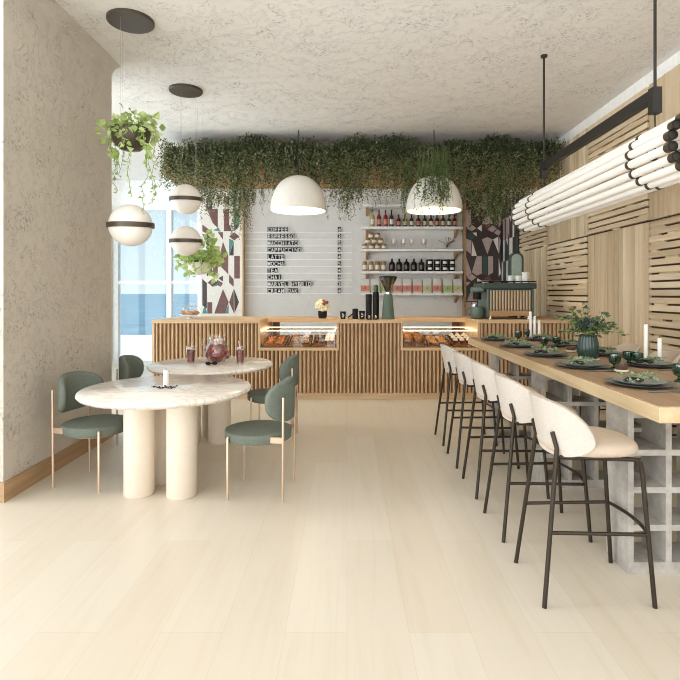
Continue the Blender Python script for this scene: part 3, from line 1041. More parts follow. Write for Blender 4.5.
def bottle(px, z, h, r, body, lab, cap, label, cat, group, clear=False):
    t = thing('bottle' if h > .2 else 'jar', label, cat, (X(px, SY), SY, z), 0, group)
    if h > .2:
        MB().lathe([(r * .95, 0), (r, .01), (r, h * .55), (r * .85, h * .64), (r * .32, h * .74), (r * .3, h * .92), (.001, h * .92)], 16).build('bottle_body', body, t)
        MB().lathe([(r * .36, h * .92), (r * .36, h), (.001, h)], 12).build('cap', cap, t)
    else:
        MB().lathe([(r * .9, 0), (r, .01), (r, h * .75), (r * .8, h * .82), (.001, h * .82)], 16).build('jar_body', body, t)
        MB().lathe([(r * .86, h * .82), (r * .86, h), (.001, h)], 16).build('lid', cap, t)
    b = MB()
    vs = []
    for j in range(7):
        a = -1.0 + 2.0 * j / 6
        for zz in ((.16, .46) if h > .2 else (.2, .62)):
            vs.append(((r + .001) * math.sin(a), -(r + .001) * math.cos(a), zz * h))
    b.add(vs, [(2 * j, 2 * j + 2, 2 * j + 3, 2 * j + 1) for j in range(6)])
    b.build('paper_label', lab, t)
    return t


for k, px in enumerate([372.5, 379, 385.5, 391.5]):
    bottle(px, SZ[1], .34, .043, [M['yellowsyrup'], M['redsyrup'], M['redsyrup'], M['darksyrup']][k], M['label'] if k < 1 else M['pinklabel'] if k < 3 else M['label'], M['matteblack'],
           ['tall bottle of yellow syrup at the shelf end', 'tall red syrup bottle next to the yellow one', 'tall red syrup bottle, second after the yellow one', 'tall dark bottle beside the red syrups, white label'][k], 'bottle', 'syrup bottles on the shelf')
for k, px in enumerate([398.5, 405, 411.5, 418.2, 424.6, 431, 437, 443, 449, 454.5]):
    bottle(px, SZ[1], .25, .043, M['darksyrup'], [M['pinklabel'], M['olivelabel'], M['label']][k % 3], M['matteblack'],
           'shorter dark bottle with %s label, %s of ten below the white dome lamp' % (['salmon', 'olive', 'cream'][k % 3], ORD[k]), 'bottle', 'dark bottles on the shelf')
k = 0
for tier, pxs in enumerate([[364.5, 371, 377.5, 384], [367.7, 374.2, 380.7], [371, 377.4]]):
    for j, px in enumerate(pxs):
        bottle(px, SZ[2] + tier * .108, .105, .056, M['amber'], M['label'], M['goldlid'], 'small amber jar with tan lid, %s tier of the pyramid, %s along' % (['bottom', 'middle', 'top'][tier], ORD[j]), 'jar', 'amber jar pyramid')
for k, px in enumerate([394, 403.5, 412, 424]):
    t = thing('cocktail_glass', 'clear stemmed glass with dried orange, %s after the jar pyramid' % ORD[k], 'glass', (X(px, SY), SY, SZ[2]), 0, 'clear glasses on the shelf')
    MB().lathe([(.04, 0), (.038, .006), (.006, .012), (.006, .07), (.045, .1), (.055, .2), (.052, .2), (.042, .105), (.001, .08)], 18).build('glass_body', M['glass'], t)
    MB().ball((0, 0, .115), .028, .028, .02, 12, 6).build('orange_slice', M['orange'], t)
t = thing('sprig_vase', 'small clear vase with thin dark twigs at the shelf end', 'vase', (X(447, SY), SY, SZ[2]))
MB().lathe([(.07, 0), (.08, .02), (.06, .1), (.05, .16), (.047, .16), (.055, .1), (.001, .02)], 18).build('vase_body', M['glass'], t)
b = MB()
for k in range(9):
    a = random.uniform(-1.3, 1.3)
    b.tube([(0, 0, .03), (math.sin(a) * .06, random.uniform(-.03, .03), .12), (math.sin(a) * .17, random.uniform(-.05, .05), .14 + .1 * math.cos(a))], .005, 5)
b.build('twigs', M['choc'], t)
for k, px in enumerate([364.8, 371, 377.3, 383.4]):
    bottle(px, SZ[3], .195, .052, M['amber'], M['label'], M['goldlid'], 'tall tan jar with cream label, %s from the shelf end' % ORD[k], 'jar', 'tan jars on the shelf')
for k, px in enumerate([392, 399.3, 406.5, 414, 421.5]):
    bottle(px, SZ[3], .27, .056, M['matteblack'], M['darksyrup'], M['label'], 'rounded black bottle with pale cap, %s after the tan jars' % ORD[k], 'bottle', 'black bottles on the shelf')
for lev in range(2):
    for k, px in enumerate([429.5, 437, 444.3, 451.7]):
        t = thing('coffee_tin', 'black tin with white print, %s layer, %s along after the black bottles' % (['lower', 'upper'][lev], ORD[k]), 'tin', (X(px, SY), SY, SZ[3] + lev * .118), 0, 'black tins on the shelf')
        MB().lathe([(.062, 0), (.064, .006), (.064, .1), (.058, .106), (.001, .106)], 18).build('tin_body', M['matteblack'], t)
        MB().lathe([(.066, .1), (.066, .115), (.001, .116)], 18).build('lid', M['bronze'], t)
        b = MB(); vs = []
        for j in range(5):
            a = -.6 + 1.2 * j / 4
            for zz in (.03, .075): vs.append((.0652 * math.sin(a), -.0652 * math.cos(a), zz))
        b.add(vs, [(2 * j, 2 * j + 2, 2 * j + 3, 2 * j + 1) for j in range(4)])
        b.build('printed_mark', M['print'], t)
for k, (px, kind) in enumerate([(365, 'p'), (375, 'o'), (385.5, 'g'), (397, 'p'), (406.7, 'p'), (417, 'p'), (426.7, 'o'), (436.8, 'p'), (447.2, 'g'), (457.3, 'o')]):
    col = {'p': 'salmon', 'o': 'olive', 'g': 'green'}[kind]
    t = thing('coffee_bag', 'white paper coffee bag with %s band, %s along the lowest shelf' % (col, ORD[k]), 'coffee bag', (X(px, SY), SY, SZ[4]), 0, 'coffee bags on the lowest shelf')
    b = MB()
    w = .083
    b.add([(-w, -.05, 0), (w, -.05, 0), (w, .05, 0), (-w, .05, 0), (-w, -.052, .18), (w, -.052, .18), (w, .052, .18), (-w, .052, .18), (-w, -.012, .275), (w, -.012, .275), (w, .012, .275), (-w, .012, .275)],
          [(0, 3, 2, 1), (0, 1, 5, 4), (1, 2, 6, 5), (2, 3, 7, 6), (3, 0, 4, 7), (4, 5, 9, 8), (5, 6, 10, 9), (6, 7, 11, 10), (7, 4, 8, 11), (8, 9, 10, 11)])
    b.build('bag_body', M['bag'], t, bevel=.005)
    MB().box(-w - .001, w + .001, -.0545, -.045, .03, .145).build('colour_band', {'p': M['pinklabel'], 'o': M['olivelabel'], 'g': M['greenlabel']}[kind], t)
    MB().ball((0, -.055, .095), .014, .003, .014, 10, 6).build('band_mark', M['choc'], t)


# ------------------------------------------------------------------ ceiling planter and greenery
P0, P1, PB = 7.55, 8.5, 3.12
px0, px1 = -2.62, 3.03
pl = thing('ceiling_planter', 'long timber planter box fixed under the ceiling above the counter', 'planter', ((px0 + px1) / 2, (P0 + P1) / 2, PB))
hw, hd = (px1 - px0) / 2, (P1 - P0) / 2
for s in (-1, 1):
    b = MB()
    for (z0, z1) in ((.0, .13), (.14, .27), (.28, .40)):
        b.box(-hw, hw, s * hd - .02, s * hd + .02, z0, z1)
    b.build('long_board', M['planter'], pl)
    b = MB()
    for (z0, z1) in ((.0, .13), (.14, .27), (.28, .40)):
        b.box(s * hw - .02, s * hw + .02, -hd + .021, hd - .021, z0, z1)
    b.build('end_board', M['planter'], pl)
MB().box(-hw + .021, hw - .021, -hd + .021, hd - .021, .002, .03).build('bottom_board', M['planter'], pl)
for s in (-.8, -.27, .27, .8):
    MB().box(s * hw - .03, s * hw + .03, -hd + .03, -hd + .09, .03, CEIL - PB).build('hanger', M['bronze'], pl)


def leaves(name, pos, direc, length, width, mat, parent=None, fold=.25, heart=False):
    pos = np.asarray(pos, float); direc = np.asarray(direc, float)
    n = len(pos)
    direc /= np.linalg.norm(direc, axis=1)[:, None] + 1e-9
    rnd = RNG.normal(size=(n, 3))
    side = np.cross(direc, rnd); side /= np.linalg.norm(side, axis=1)[:, None] + 1e-9
    nor = np.cross(side, direc)
    L = (np.asarray(length) * np.ones(n))[:, None]; W = (np.asarray(width) * np.ones(n))[:, None]
    if heart:
        pts = [pos, pos + direc * L * .22 + side * W * .5 + nor * W * fold, pos + direc * L * .55 + side * W * .42 + nor * W * fold, pos + direc * L - nor * L * .12,
               pos + direc * L * .55 - side * W * .42 + nor * W * fold, pos + direc * L * .22 - side * W * .5 + nor * W * fold, pos + direc * L * .5]
        faces = [(0, 6, 2, 1), (6, 3, 2), (0, 5, 4, 6), (6, 4, 3)]
    else:
        pts = [pos, pos + direc * L * .5 + side * W * .5 + nor * W * fold, pos + direc * L, pos + direc * L * .5 - side * W * .5 + nor * W * fold]
        faces = [(0, 1, 2, 3)]
    k = len(pts)
    V = np.stack(pts, 1).reshape(-1, 3)
    fs = []
    for i in range(n):
        o = i * k
        for f in faces: fs.append(tuple(o + q for q in f))
    me = bpy.data.meshes.new(name)
    me.from_pydata(V.tolist(), [], fs)
    me.materials.append(mat)
    o = bpy.data.objects.new(name, me); C.objects.link(o)
    if parent is not None: o.parent = parent
    return o


prof_px = [158, 175, 200, 225, 236, 248, 270, 300, 325, 345, 362, 390, 410, 425, 440, 455, 480, 500, 520, 540, 556]
prof_y = [172, 190, 202, 205, 226, 205, 186, 182, 186, 205, 194, 186, 196, 200, 205, 196, 214, 218, 208, 190, 172]
pos, dr, ln, pal_ = [], [], [], []
x = -2.68
FD = 7.4
# bushy crown along the box
for k in range(26000):
    xx = random.uniform(-2.64, 3.0)
    a = random.random() ** .7
    zz = 3.20 + a * (.36 + .07 * math.sin(xx * 3.7) + .05 * math.sin(xx * 9.1 + 1))
    yy = P0 - .03 - abs(random.gauss(0, .11)) * (.5 + a * .8) + (.25 * random.random() if zz > 3.54 else 0)
    edge = min(1, (xx + 2.75) / .35)
    if a > edge * 1.05 and random.random() < .8: continue
    hole = .5 + .5 * math.sin(xx * 2.7 + 1.3) * math.sin(xx * 5.1)
    if zz < 3.34 and random.random() > .4 + .5 * hole: continue
    if zz > CEIL - .03: zz = CEIL - .03 - random.random() * .05
    pos.append((xx, yy, zz)); dr.append((random.gauss(0, .5), random.gauss(-.45, .45), random.gauss(.25, .6)))
    ln.append(random.uniform(.035, .06)); pal_.append(random.random() < (.1 if zz > 3.4 else .35))
# loose pale fringe over and under the lower edge of the box
for k in range(9000):
    xx = random.uniform(-2.6, 2.98); ppx = CX + xx * F / FD
    if (252 < ppx < 290 or 352 < ppx < 385 or 470 < ppx < 500) and random.random() < .75: continue
    yy = P0 - .05 - abs(random.gauss(0, .07)); zz = random.gauss(3.13, .085)
    pos.append((xx, yy, zz)); dr.append((random.gauss(0, .6), random.gauss(-.4, .5), random.gauss(-.2, .6))); ln.append(random.uniform(.03, .05)); pal_.append(random.random() < .7)
# hanging strands
for k in range(1150):
    xx = random.uniform(-2.64, 2.98)
    ppx = CX + xx * F / FD
    yl = np.interp(ppx, prof_px, prof_y)
    zl = Z(yl, FD) + random.gauss(.06, .1)
    zt = random.uniform(3.3, 3.6)
    if zl > zt - .05: continue
    yy = P0 - .04 - abs(random.gauss(0, .09))
    if random.random() < .25: yy = random.uniform(P0, P1)
    xd = 0
    z_ = zt if yy < P0 - .02 else PB - .01
    while z_ > zl:
        z_ -= random.uniform(.011, .024)
        xd += random.gauss(0, .007); yy += random.gauss(0, .005)
        if yy < P0 + .02: yy = min(yy, P0 - .04)
        pos.append((xx + xd, yy, z_)); dr.append((random.gauss(0, .7), random.gauss(-.3, .6), random.gauss(-.5, .4)))
        ln.append(random.uniform(.028, .05)); pal_.append(random.random() < .55)
# pale wisps under the box end
pos = np.array(pos); dr = np.array(dr); ln = np.array(ln); pal_ = np.array(pal_)
g = leaves('greenery_foliage', pos[~pal_], dr[~pal_], ln[~pal_], ln[~pal_] * .34, M['ivy'])
tag(g, 'dense dark green foliage growing along the ceiling planter', 'foliage', None, 'stuff')
g = leaves('trailing_foliage', pos[pal_], dr[pal_], ln[pal_], ln[pal_] * .36, M['ivypale'])
tag(g, 'paler green shoots trailing from the ceiling planter', 'foliage', None, 'stuff')


def vine_bundle(px, ylow, y0, spread, n, label):
    t = thing('trailing_vine', label, 'vine', (X(px, y0), y0, 3.5), 0, 'long vines of the ceiling planter')
    p, q, l = [], [], []
    b = MB()
    zb = Z(ylow, y0) - 3.5
    for k in range(n):
        x_, y_ = random.gauss(0, spread), random.uniform(-.05, .05)
        z_ = random.uniform(-.42, -.16); zend = zb * random.uniform(.45, 1) if k else zb
        pts = [(x_, y_, z_)]
        while z_ > zend:
            z_ -= random.uniform(.016, .03); x_ += random.gauss(0, .009); y_ += random.gauss(0, .004)
            pts.append((x_, y_, z_))
            p.append((x_, y_, z_)); q.append((random.gauss(0, .8), random.gauss(-.3, .6), random.gauss(-.5, .4))); l.append(random.uniform(.028, .048))
        b.tube(pts[::4] + [pts[-1]] if len(pts) > 5 else pts + [(x_, y_, z_ - .02)], .0025, 4)
    b.build('stems', M['stem'], t)
    leaves('leaves', p, q, np.array(l), np.array(l) * .36, M['ivy'], t)


vine_bundle(236, 238, 7.4, .06, 16, 'long green vine hanging before the window side tile panel')
vine_bundle(345, 219, 7.4, .09, 12, 'ragged vine hanging between the two white dome lamps')
vine_bundle(436, 214, 6.8, .13, 60, 'green vine hanging over the front of a white dome lamp')
vine_bundle(407, 222, 7.4, .05, 12, 'green vine hanging beside the vine covered dome lamp')
vine_bundle(497, 226, 7.4, .12, 22, 'green vine hanging before the dark tile panel')


# ------------------------------------------------------------------ lamps
def dome_lamp(px, label):
    d = 7.22
    t = thing('dome_pendant', label, 'pendant lamp', (X(px, d), d, Z(211, d)), 0, 'white dome pendants')
    R, hh = .385, .48
    prof = []
    for k in range(15):
        a = PI / 2 * k / 14
        prof.append((max(.001, R * math.cos(a) ** .85), hh * math.sin(a)))
    inner = [(max(.001, r - .018), z - (.012 if z > .02 else 0)) for r, z in reversed(prof)]
    MB().lathe(prof + [(.001, hh - .001)] + inner[1:] + [(R - .018, 0), (R, 0)], 40).build('shade', M['dome'], t)
    MB().tube([(0, 0, hh), (0, 0, CEIL - Z(211, d))], .006, 8).build('cord', M['black'], t)
    MB().lathe([(.001, hh - .02), (.035, hh - .02), (.035, hh - .12), (.001, hh - .12)], 14).build('socket', M['white'], t)
    MB().ball((0, 0, hh - .18), .06).build('bulb', M['bulb'], t)
    lp = bpy.data.lights.new('bulb_light', 'POINT'); lp.energy = 15; lp.color = (1, .82, .58); lp.shadow_soft_size = .07
    lo = bpy.data.objects.new('bulb_light', lp); C.objects.link(lo); lo.parent = t; lo.location = (0, 0, hh - .27)


dome_lamp(298.5, 'large white dome pendant lamp hanging clear of the vines')
dome_lamp(434, 'large white dome pendant lamp half covered by hanging vines')


def globe(parent, z, r, y=0, x=0):
    o = MB().ball((0, 0, 0), r, None, None, 32, 20).build('globe', M['globe'], parent, (x, y, z))
    MB().lathe([(r + .002, -.02), (r + .014, -.02), (r + .014, .02), (r + .002, .02), (r + .002, -.02)], 40).build('globe_band', M['bronze'], o, None, (rad(3), 0, 0))
    return o


def pothos(parent, c, rbowl, nleaf, strands, big, spread=1.0, bias=(0, 0)):
    p, q, l = [], [], []
    b = MB()
    for k in range(nleaf):
        a = random.uniform(0, 2 * PI); rr = rbowl * random.uniform(.25, 1.5) * spread
        x_, y_ = c[0] + rr * math.cos(a) + bias[0] * random.random(), c[1] + rr * math.sin(a)
        z_ = c[2] + random.uniform(-.02, .15) - (.12 * max(0, rr / rbowl - .9))
        p.append((x_, y_, z_)); q.append((math.cos(a) * .8 + random.gauss(0, .5), math.sin(a) * .8 - .3 + random.gauss(0, .4), random.gauss(-.1, .6))); l.append(big * random.uniform(.7, 1.15))
    for (ang, ln_, out) in strands:
        x_, y_, z_ = c[0] + rbowl * .9 * math.cos(ang), c[1] + rbowl * .9 * math.sin(ang), c[2] + .03
        pts = [(c[0] + .4 * rbowl * math.cos(ang), c[1] + .4 * rbowl * math.sin(ang), c[2]), (x_, y_, z_)]
        x_ += out * math.cos(ang); y_ += out * math.sin(ang)
        zend = c[2] - ln_
        while z_ > zend:
            z_ -= random.uniform(.026, .05); x_ += random.gauss(.002, .014); y_ += random.gauss(0, .008)
            pts.append((x_, y_, z_))
            p.append((x_, y_, z_)); q.append((random.gauss(0, .8), random.gauss(-.3, .7), random.gauss(-.5, .4)))
            l.append(big * random.uniform(.6, 1) * (1 if z_ > c[2] - .25 else .65))
        b.tube(pts, .002, 5)
    b.build('stems', M['stem'], parent)
    leaves('leaves', p, q, np.array(l), np.array(l) * .8, M['pothos'], parent, .18, True)


# near pendant: canopy, planter bowl, globe
dA = 4.32; xA = -1.78
zc = CEIL
t = thing('globe_pendant', 'globe and planter pendant on a dark ceiling disc, nearer the plaster wall', 'pendant lamp', (xA, dA, 0), 0, 'globe pendants')
MB().lathe([(.001, zc - .025), (.18, zc - .025), (.185, zc - .02), (.185, zc), (.001, zc)], 40).build('ceiling_plate', M['bronze'], t)
zg, zb = Z(225.5, dA), Z(133, dA)
globe(t, zg, .172)
MB().lathe([(.002, -.15), (.08, -.138), (.135, -.085), (.158, -.01), (.155, .03), (.14, .03), (.12, .0), (.001, -.02)], 32, (0, 0, zb)).build('planter_bowl', M['bronze'], t)
for k in range(3):
    a = rad(20 + 120 * k)
    MB().tube([(.14 * math.cos(a), .14 * math.sin(a), zb + .01), (.14 * math.cos(a), .14 * math.sin(a), zc - .02)], .0009, 5).build('wire', M['chrome'], t)
MB().tube([(0, 0, zg + .17), (0, 0, zb - .12)], .0009, 5).build('wire', M['chrome'], t)
v = thing('trailing_pothos', 'bright green trailing plant in the planter bowl above the biggest globe', 'plant', (xA, dA, zb))
pothos(v, (0, 0, .03), .15, 135, [(rad(-100), .40, .03), (rad(-80), .55, .05), (rad(-60), .62, .06), (rad(-30), .5, .03), (rad(-130), .52, .03), (rad(200), .3, .05), (rad(0), .28, .06), (rad(-45), .7, .05), (rad(150), .32, .05), (rad(-95), .3, .02)], .066)

dB = 5.80
t = thing('globe_pendant', 'two globe pendant on a dark ceiling disc, nearer the counter', 'pendant lamp', (xA, dB, 0), 0, 'globe pendants')
MB().lathe([(.001, zc - .025), (.175, zc - .025), (.18, zc - .02), (.18, zc), (.001, zc)], 40).build('ceiling_plate', M['bronze'], t)
g1, g2, g3 = Z(199.5, dB), Z(241, dB), Z(267, dB)
globe(t, g1, .165); globe(t, g2, .165)
MB().tube([(0, 0, g2 + .165), (0, 0, g1 - .16)], .0009, 5).build('wire', M['chrome'], t)
for k in range(3):
    a = rad(20 + 120 * k)
    MB().tube([(.1 * math.cos(a), .1 * math.sin(a), g1 + .12), (.1 * math.cos(a), .1 * math.sin(a), zc - .02)], .0009, 5).build('wire', M['chrome'], t)
d3 = 6.35
x3 = X(199, d3); g3 = Z(262, d3)
t = thing('hanging_planter', 'white hanging bowl with black rim beside the tile panel', 'planter', (x3, d3, g3))
MB().lathe([(.002, -.16), (.08, -.14), (.14, -.085), (.16, 0), (.15, 0), (.13, -.03), (.001, -.04)], 32).build('bowl', M['globe'], t)
MB().lathe([(.16, -.01), (.172, -.01), (.172, .015), (.16, .015), (.16, -.01)], 40).build('rim', M['bronze'], t)
for k in range(3):
    a = rad(20 + 120 * k)
    MB().tube([(.16 * math.cos(a), .16 * math.sin(a), .01), (.03 * math.cos(a), .03 * math.sin(a), zc - g3)], .0009, 5).build('wire', M['chrome'], t)
v = thing('trailing_pothos', 'leafy light green plant in the white bowl beside the tile panel', 'plant', (x3, d3, g3))
pothos(v, (.0, 0, .02), .17, 170, [(rad(-120), .14, .05), (rad(-70), .12, .06), (rad(-40), .15, .05), (rad(-150), .15, .06), (rad(0), .15, .06), (rad(-90), .18, .05), (rad(-20), .2, .04)], .085, 1.0, (.06, 0))
p, q, l = [], [], []
for k in range(90):
    u = random.uniform(0, .36); a = random.uniform(0, 2 * PI); rr = .16 * (1 - u * 1.4) + .03
    p.append((rr * math.cos(a) + .02, rr * math.sin(a), u)); q.append((math.cos(a), math.sin(a) - .3, random.gauss(.4, .5))); l.append(random.uniform(.06, .09))
leaves('upper_leaves', p, q, np.array(l), np.array(l) * .8, M['pothos'], v, .18, True)

# linear lamp above the bar
xL = 1.86
t = thing('tube_chandelier', 'long bundle of white tube lights hung on black rods over the bar', 'pendant lamp', (xL, 4.06, 0))
zT = 2.225
dn_, df_ = 3.17, 4.957
MB().box(-.02, .02, dn_ - 4.06, df_ - 4.06, 2.585, 2.655).build('support_bar', M['black'], t)
for y in (dn_ - 4.06, df_ - 4.06):
    MB().box(-.027, .027, y - .027, y + .027, 2.505, 2.66).build('hanger_box', M['black'], t)
    MB().tube([(0, y, 2.66), (0, y, CEIL - .004)], .009, 10).build('rod', M['black'], t)
    MB().lathe([(.03, CEIL - .02), (.03, CEIL - .001), (.001, CEIL)], 18, (0, y, 0)).build('ceiling_cup', M['black'], t)
    MB().tube([(0, y, 2.505), (0, y, zT)], .004, 6).build('wire', M['black'], t)
    b = MB()
    for k in range(8):
        a = 2 * PI * k / 8
        b.tube([(0, y, zT), (.16 * math.cos(a), y, zT + .16 * math.sin(a))], .004, 5)
    b.build('spider', M['black'], t)
NT = 16
for k in range(NT):
    a = 2 * PI * (k + .5) / NT
    cx, cz = .152 * math.cos(a), zT + .152 * math.sin(a)
    o = MB().tube([(cx, 2.80 - 4.06, cz), (cx, 5.36 - 4.06, cz)], .0245, 14).build('light_tube', M['tube'], t)
    for y in (2.755, 5.36):
        b = MB()
        b.tube([(cx, y - 4.06, cz), (cx, y + .045 - 4.06, cz)], .0275, 14, None, False, False)
        b.tube([(cx, y - 4.06, cz), (cx, y + .045 - 4.06, cz)], .0235, 14, None, False, False)
        e = b.build('end_cap', M['bronze'], o)
        MB().tube([(cx, y + .012 - 4.06, cz), (cx, y + .02 - 4.06, cz)], .0238, 14).build('end_disc', M['black'], e)
    for y in (dn_, df_):
        MB().tube([(cx, y - .012 - 4.06, cz), (cx, y + .012 - 4.06, cz)], .029, 14).build('collar', M['bronze'], o)


# ------------------------------------------------------------------ bar
bt = thing('bar_table', 'long thick oak bar table on pierced concrete blocks', 'bar table', (1.84, 4.155, 0))
b = MB().box(-.46, .46, 2.32 - 4.155, 5.99 - 4.155, .845, .916)
b.build('table_top', M['bar'], bt, bevel=.004)
MB().box(-.455, .455, 2.325 - 4.155, 5.985 - 4.155, .9155, .92).build('top_boards', M['bartop'], bt)
for y0 in (2.655, 3.83, 5.01):
    b = MB()
    yy0, yy1 = y0 - 4.155, y0 + .22 - 4.155
    x0 = 1.42 - 1.84; p = .1925; s = .03; n = 4
    zs = [(0, .06), (.22, .25), (.41, .44), (.60, .63), (.79, .845)]
    for (z0, z1) in zs:
        b.box(x0, x0 + n * p + s, yy0, yy1, z0, z1)
    for k in range(n + 1):
        for (za, zb_) in zip(zs[:-1], zs[1:]):
            b.box(x0 + k * p, x0 + k * p + s, yy0, yy1, za[1], zb_[0])
    b.build('block_support', M['concrete'], bt)


# ---- stools
def make_stool():
    t = thing('bar_stool', '', 'bar stool', (0, 0, 0), 0, 'bar stools')
    for s in (-1, 1):
        MB().tube([(-.25, s * .2, 0), (-.168, s * .135, .70), (-.184, s * .125, .77), (-.186, s * .124, .775)], .0105, 10).build('leg', M['stoolmetal'], t)
        MB().tube([(.25, s * .2, 0), (.205, s * .178, .60), (.198, s * .174, .645), (.18, s * .172, .66), (.15, s * .17, .662), (-.155, s * .14, .662)], .0105, 10).build('leg', M['stoolmetal'], t)
    def lx(z, front): return (.25 - .045 * z / .6) if front else (-.25 + .082 * z / .7)
    def ly(z, front): return (.2 - .022 * z / .6) if front else (.2 - .065 * z / .7)
    z = .325
    b = MB()
    for s in (-1, 1):
        b.tube([(lx(z, 0), s * ly(z, 0), z), (lx(z, 1), s * ly(z, 1), z)], .009, 8)
    yv = ly(z, 1)
    b.tube([(lx(z, 1) + .03 * (1 - (y / yv) ** 2), y, z) for y in [yv * (-1 + 2 * k / 12) for k in range(13)]], .009, 8)
    b.build('footrest', M['stoolmetal'], t)
    b = MB()
    for x_ in (-.13, .15):
        b.tube([(x_, -.17 if x_ > 0 else -.14, .662), (x_, .17 if x_ > 0 else .14, .662)], .0095, 8)
    b.build('seat_frame', M['stoolmetal'], t)
    # seat cushion: superellipse layers
    b = MB(); rings = []
    for (f, z_) in ((.86, .672), (.97, .678), (1.0, .695), (.985, .712), (.93, .725), (.8, .733), (.5, .738), (.02, .74)):
        rings.append((f, z_))
    seg = 40; vs, fs = [], []
    for f, z_ in rings:
        for k in range(seg):
            a = 2 * PI * k / seg
            ca, sa = math.cos(a), math.sin(a)
            n_ = 2.7
            r = (abs(ca) ** n_ + abs(sa) ** n_) ** (-1 / n_)
            vs.append((.025 + f * .215 * r * ca, f * .205 * r * sa, z_))
    for i in range(len(rings) - 1):
        for k in range(seg):
            fs.append((i * seg + k, i * seg + (k + 1) % seg, (i + 1) * seg + (k + 1) % seg, (i + 1) * seg + k))
    fs.append(tuple(range(seg - 1, -1, -1))); fs.append(tuple((len(rings) - 1) * seg + k for k in range(seg)))
    b.add(vs, fs); b.build('seat', M['beige'], t, sharp=80)
    # wrap-around back shell
    nu, nv, th = 26, 12, .028
    def surf(u, v, off):
        e = 1 - abs(u) ** 3.2
        zt = .755 + .17 * max(0, e) ** .55
        zb_ = .748 - .088 * max(0, e) ** .6
        z_ = zb_ + (zt - zb_) * v
        x_ = -.235 + .170 * abs(u) ** 2.1
        y_ = .222 * math.sin(u * PI / 2 * .92) / math.sin(PI / 2 * .92)
        x_ += (.925 - z_) * .2
        nx, ny = -1, .0
        dx = .170 * 2.1 * abs(u) ** 1.1 * (1 if u > 0 else -1)
        L = math.hypot(dx, .222)
        nx, ny = .222 / L, -dx / L
        return (x_ + nx * off, y_ + ny * off, z_)
    for off0, off1, nm, mt in ((0, .016, 'backrest', 'cream'), (.016, .03, 'backrest_lining', 'beige')):
        vs, fs = [], []
        for side, off in ((0, off0), (1, off1)):
            for i in range(nu + 1):
                for j in range(nv + 1):
                    vs.append(surf(math.sin(PI / 2 * (-1 + 2 * i / nu)), j / nv, off))
        S = (nu + 1) * (nv + 1)
        def id_(s, i, j): return s * S + i * (nv + 1) + j
        for i in range(nu):
            for j in range(nv):
                fs.append((id_(0, i, j), id_(0, i, j + 1), id_(0, i + 1, j + 1), id_(0, i + 1, j)))
                fs.append((id_(1, i, j), id_(1, i + 1, j), id_(1, i + 1, j + 1), id_(1, i, j + 1)))
            fs.append((id_(0, i, 0), id_(0, i + 1, 0), id_(1, i + 1, 0), id_(1, i, 0)))
            fs.append((id_(0, i, nv), id_(1, i, nv), id_(1, i + 1, nv), id_(0, i + 1, nv)))
        for j in range(nv):
            fs.append((id_(0, 0, j), id_(1, 0, j), id_(1, 0, j + 1), id_(0, 0, j + 1)))
            fs.append((id_(0, nu, j), id_(0, nu, j + 1), id_(1, nu, j + 1), id_(1, nu, j)))
        MB().add(vs, fs).build(nm, M[mt], t, sharp=60)
    return t


stool = make_stool()
ys = [2.572, 3.20, 3.83, 4.46, 5.09]
place = ['at the near end of the bar', 'second from the near end of the bar', 'in the middle of its row', 'second from the counter', 'nearest the counter']
for k, y in enumerate(ys):
    o = stool if k == 0 else copy_tree(stool)
    o.location = (1.142, y, 0); o.rotation_euler = (0, 0, random.uniform(-.02, .02))
    o['label'] = 'cream bar stool on the open side, ' + place[k]
for k, y in enumerate(ys):
    o = copy_tree(stool, None, (2.60, y + .05, 0), PI)
    o['label'] = 'cream bar stool by the timber wall, ' + place[k]


# ---- place settings
def sprig(parent, n, L, z, mat, spread=.5):
    p, q, l = [], [], []
    b = MB()
    for k in range(3):
        a = random.uniform(-.4, .4); oy = (k - 1) * .03
        pts = [(-L + 2 * L * j / 7, oy + a * (-L + 2 * L * j / 7) + random.gauss(0, .006), z + .008 + .01 * math.sin(PI * j / 7) + .01 * k) for j in range(8)]
        b.tube(pts, .0015, 4)
        for j in range(n):
            f = j / n * 6.9; i0 = int(f); u = f - i0
            c = [pts[i0][m] * (1 - u) + pts[i0 + 1][m] * u for m in range(3)]
            p.append(c); q.append((random.gauss(.3, .6), random.gauss(0, .9), random.gauss(.25, .35))); l.append(random.uniform(.016, .028))
    b.build('sprig_stem', M['stem'], parent)
    leaves('sprig_leaves', p, q, np.array(l), np.array(l) * .7, mat, parent, .2, True)


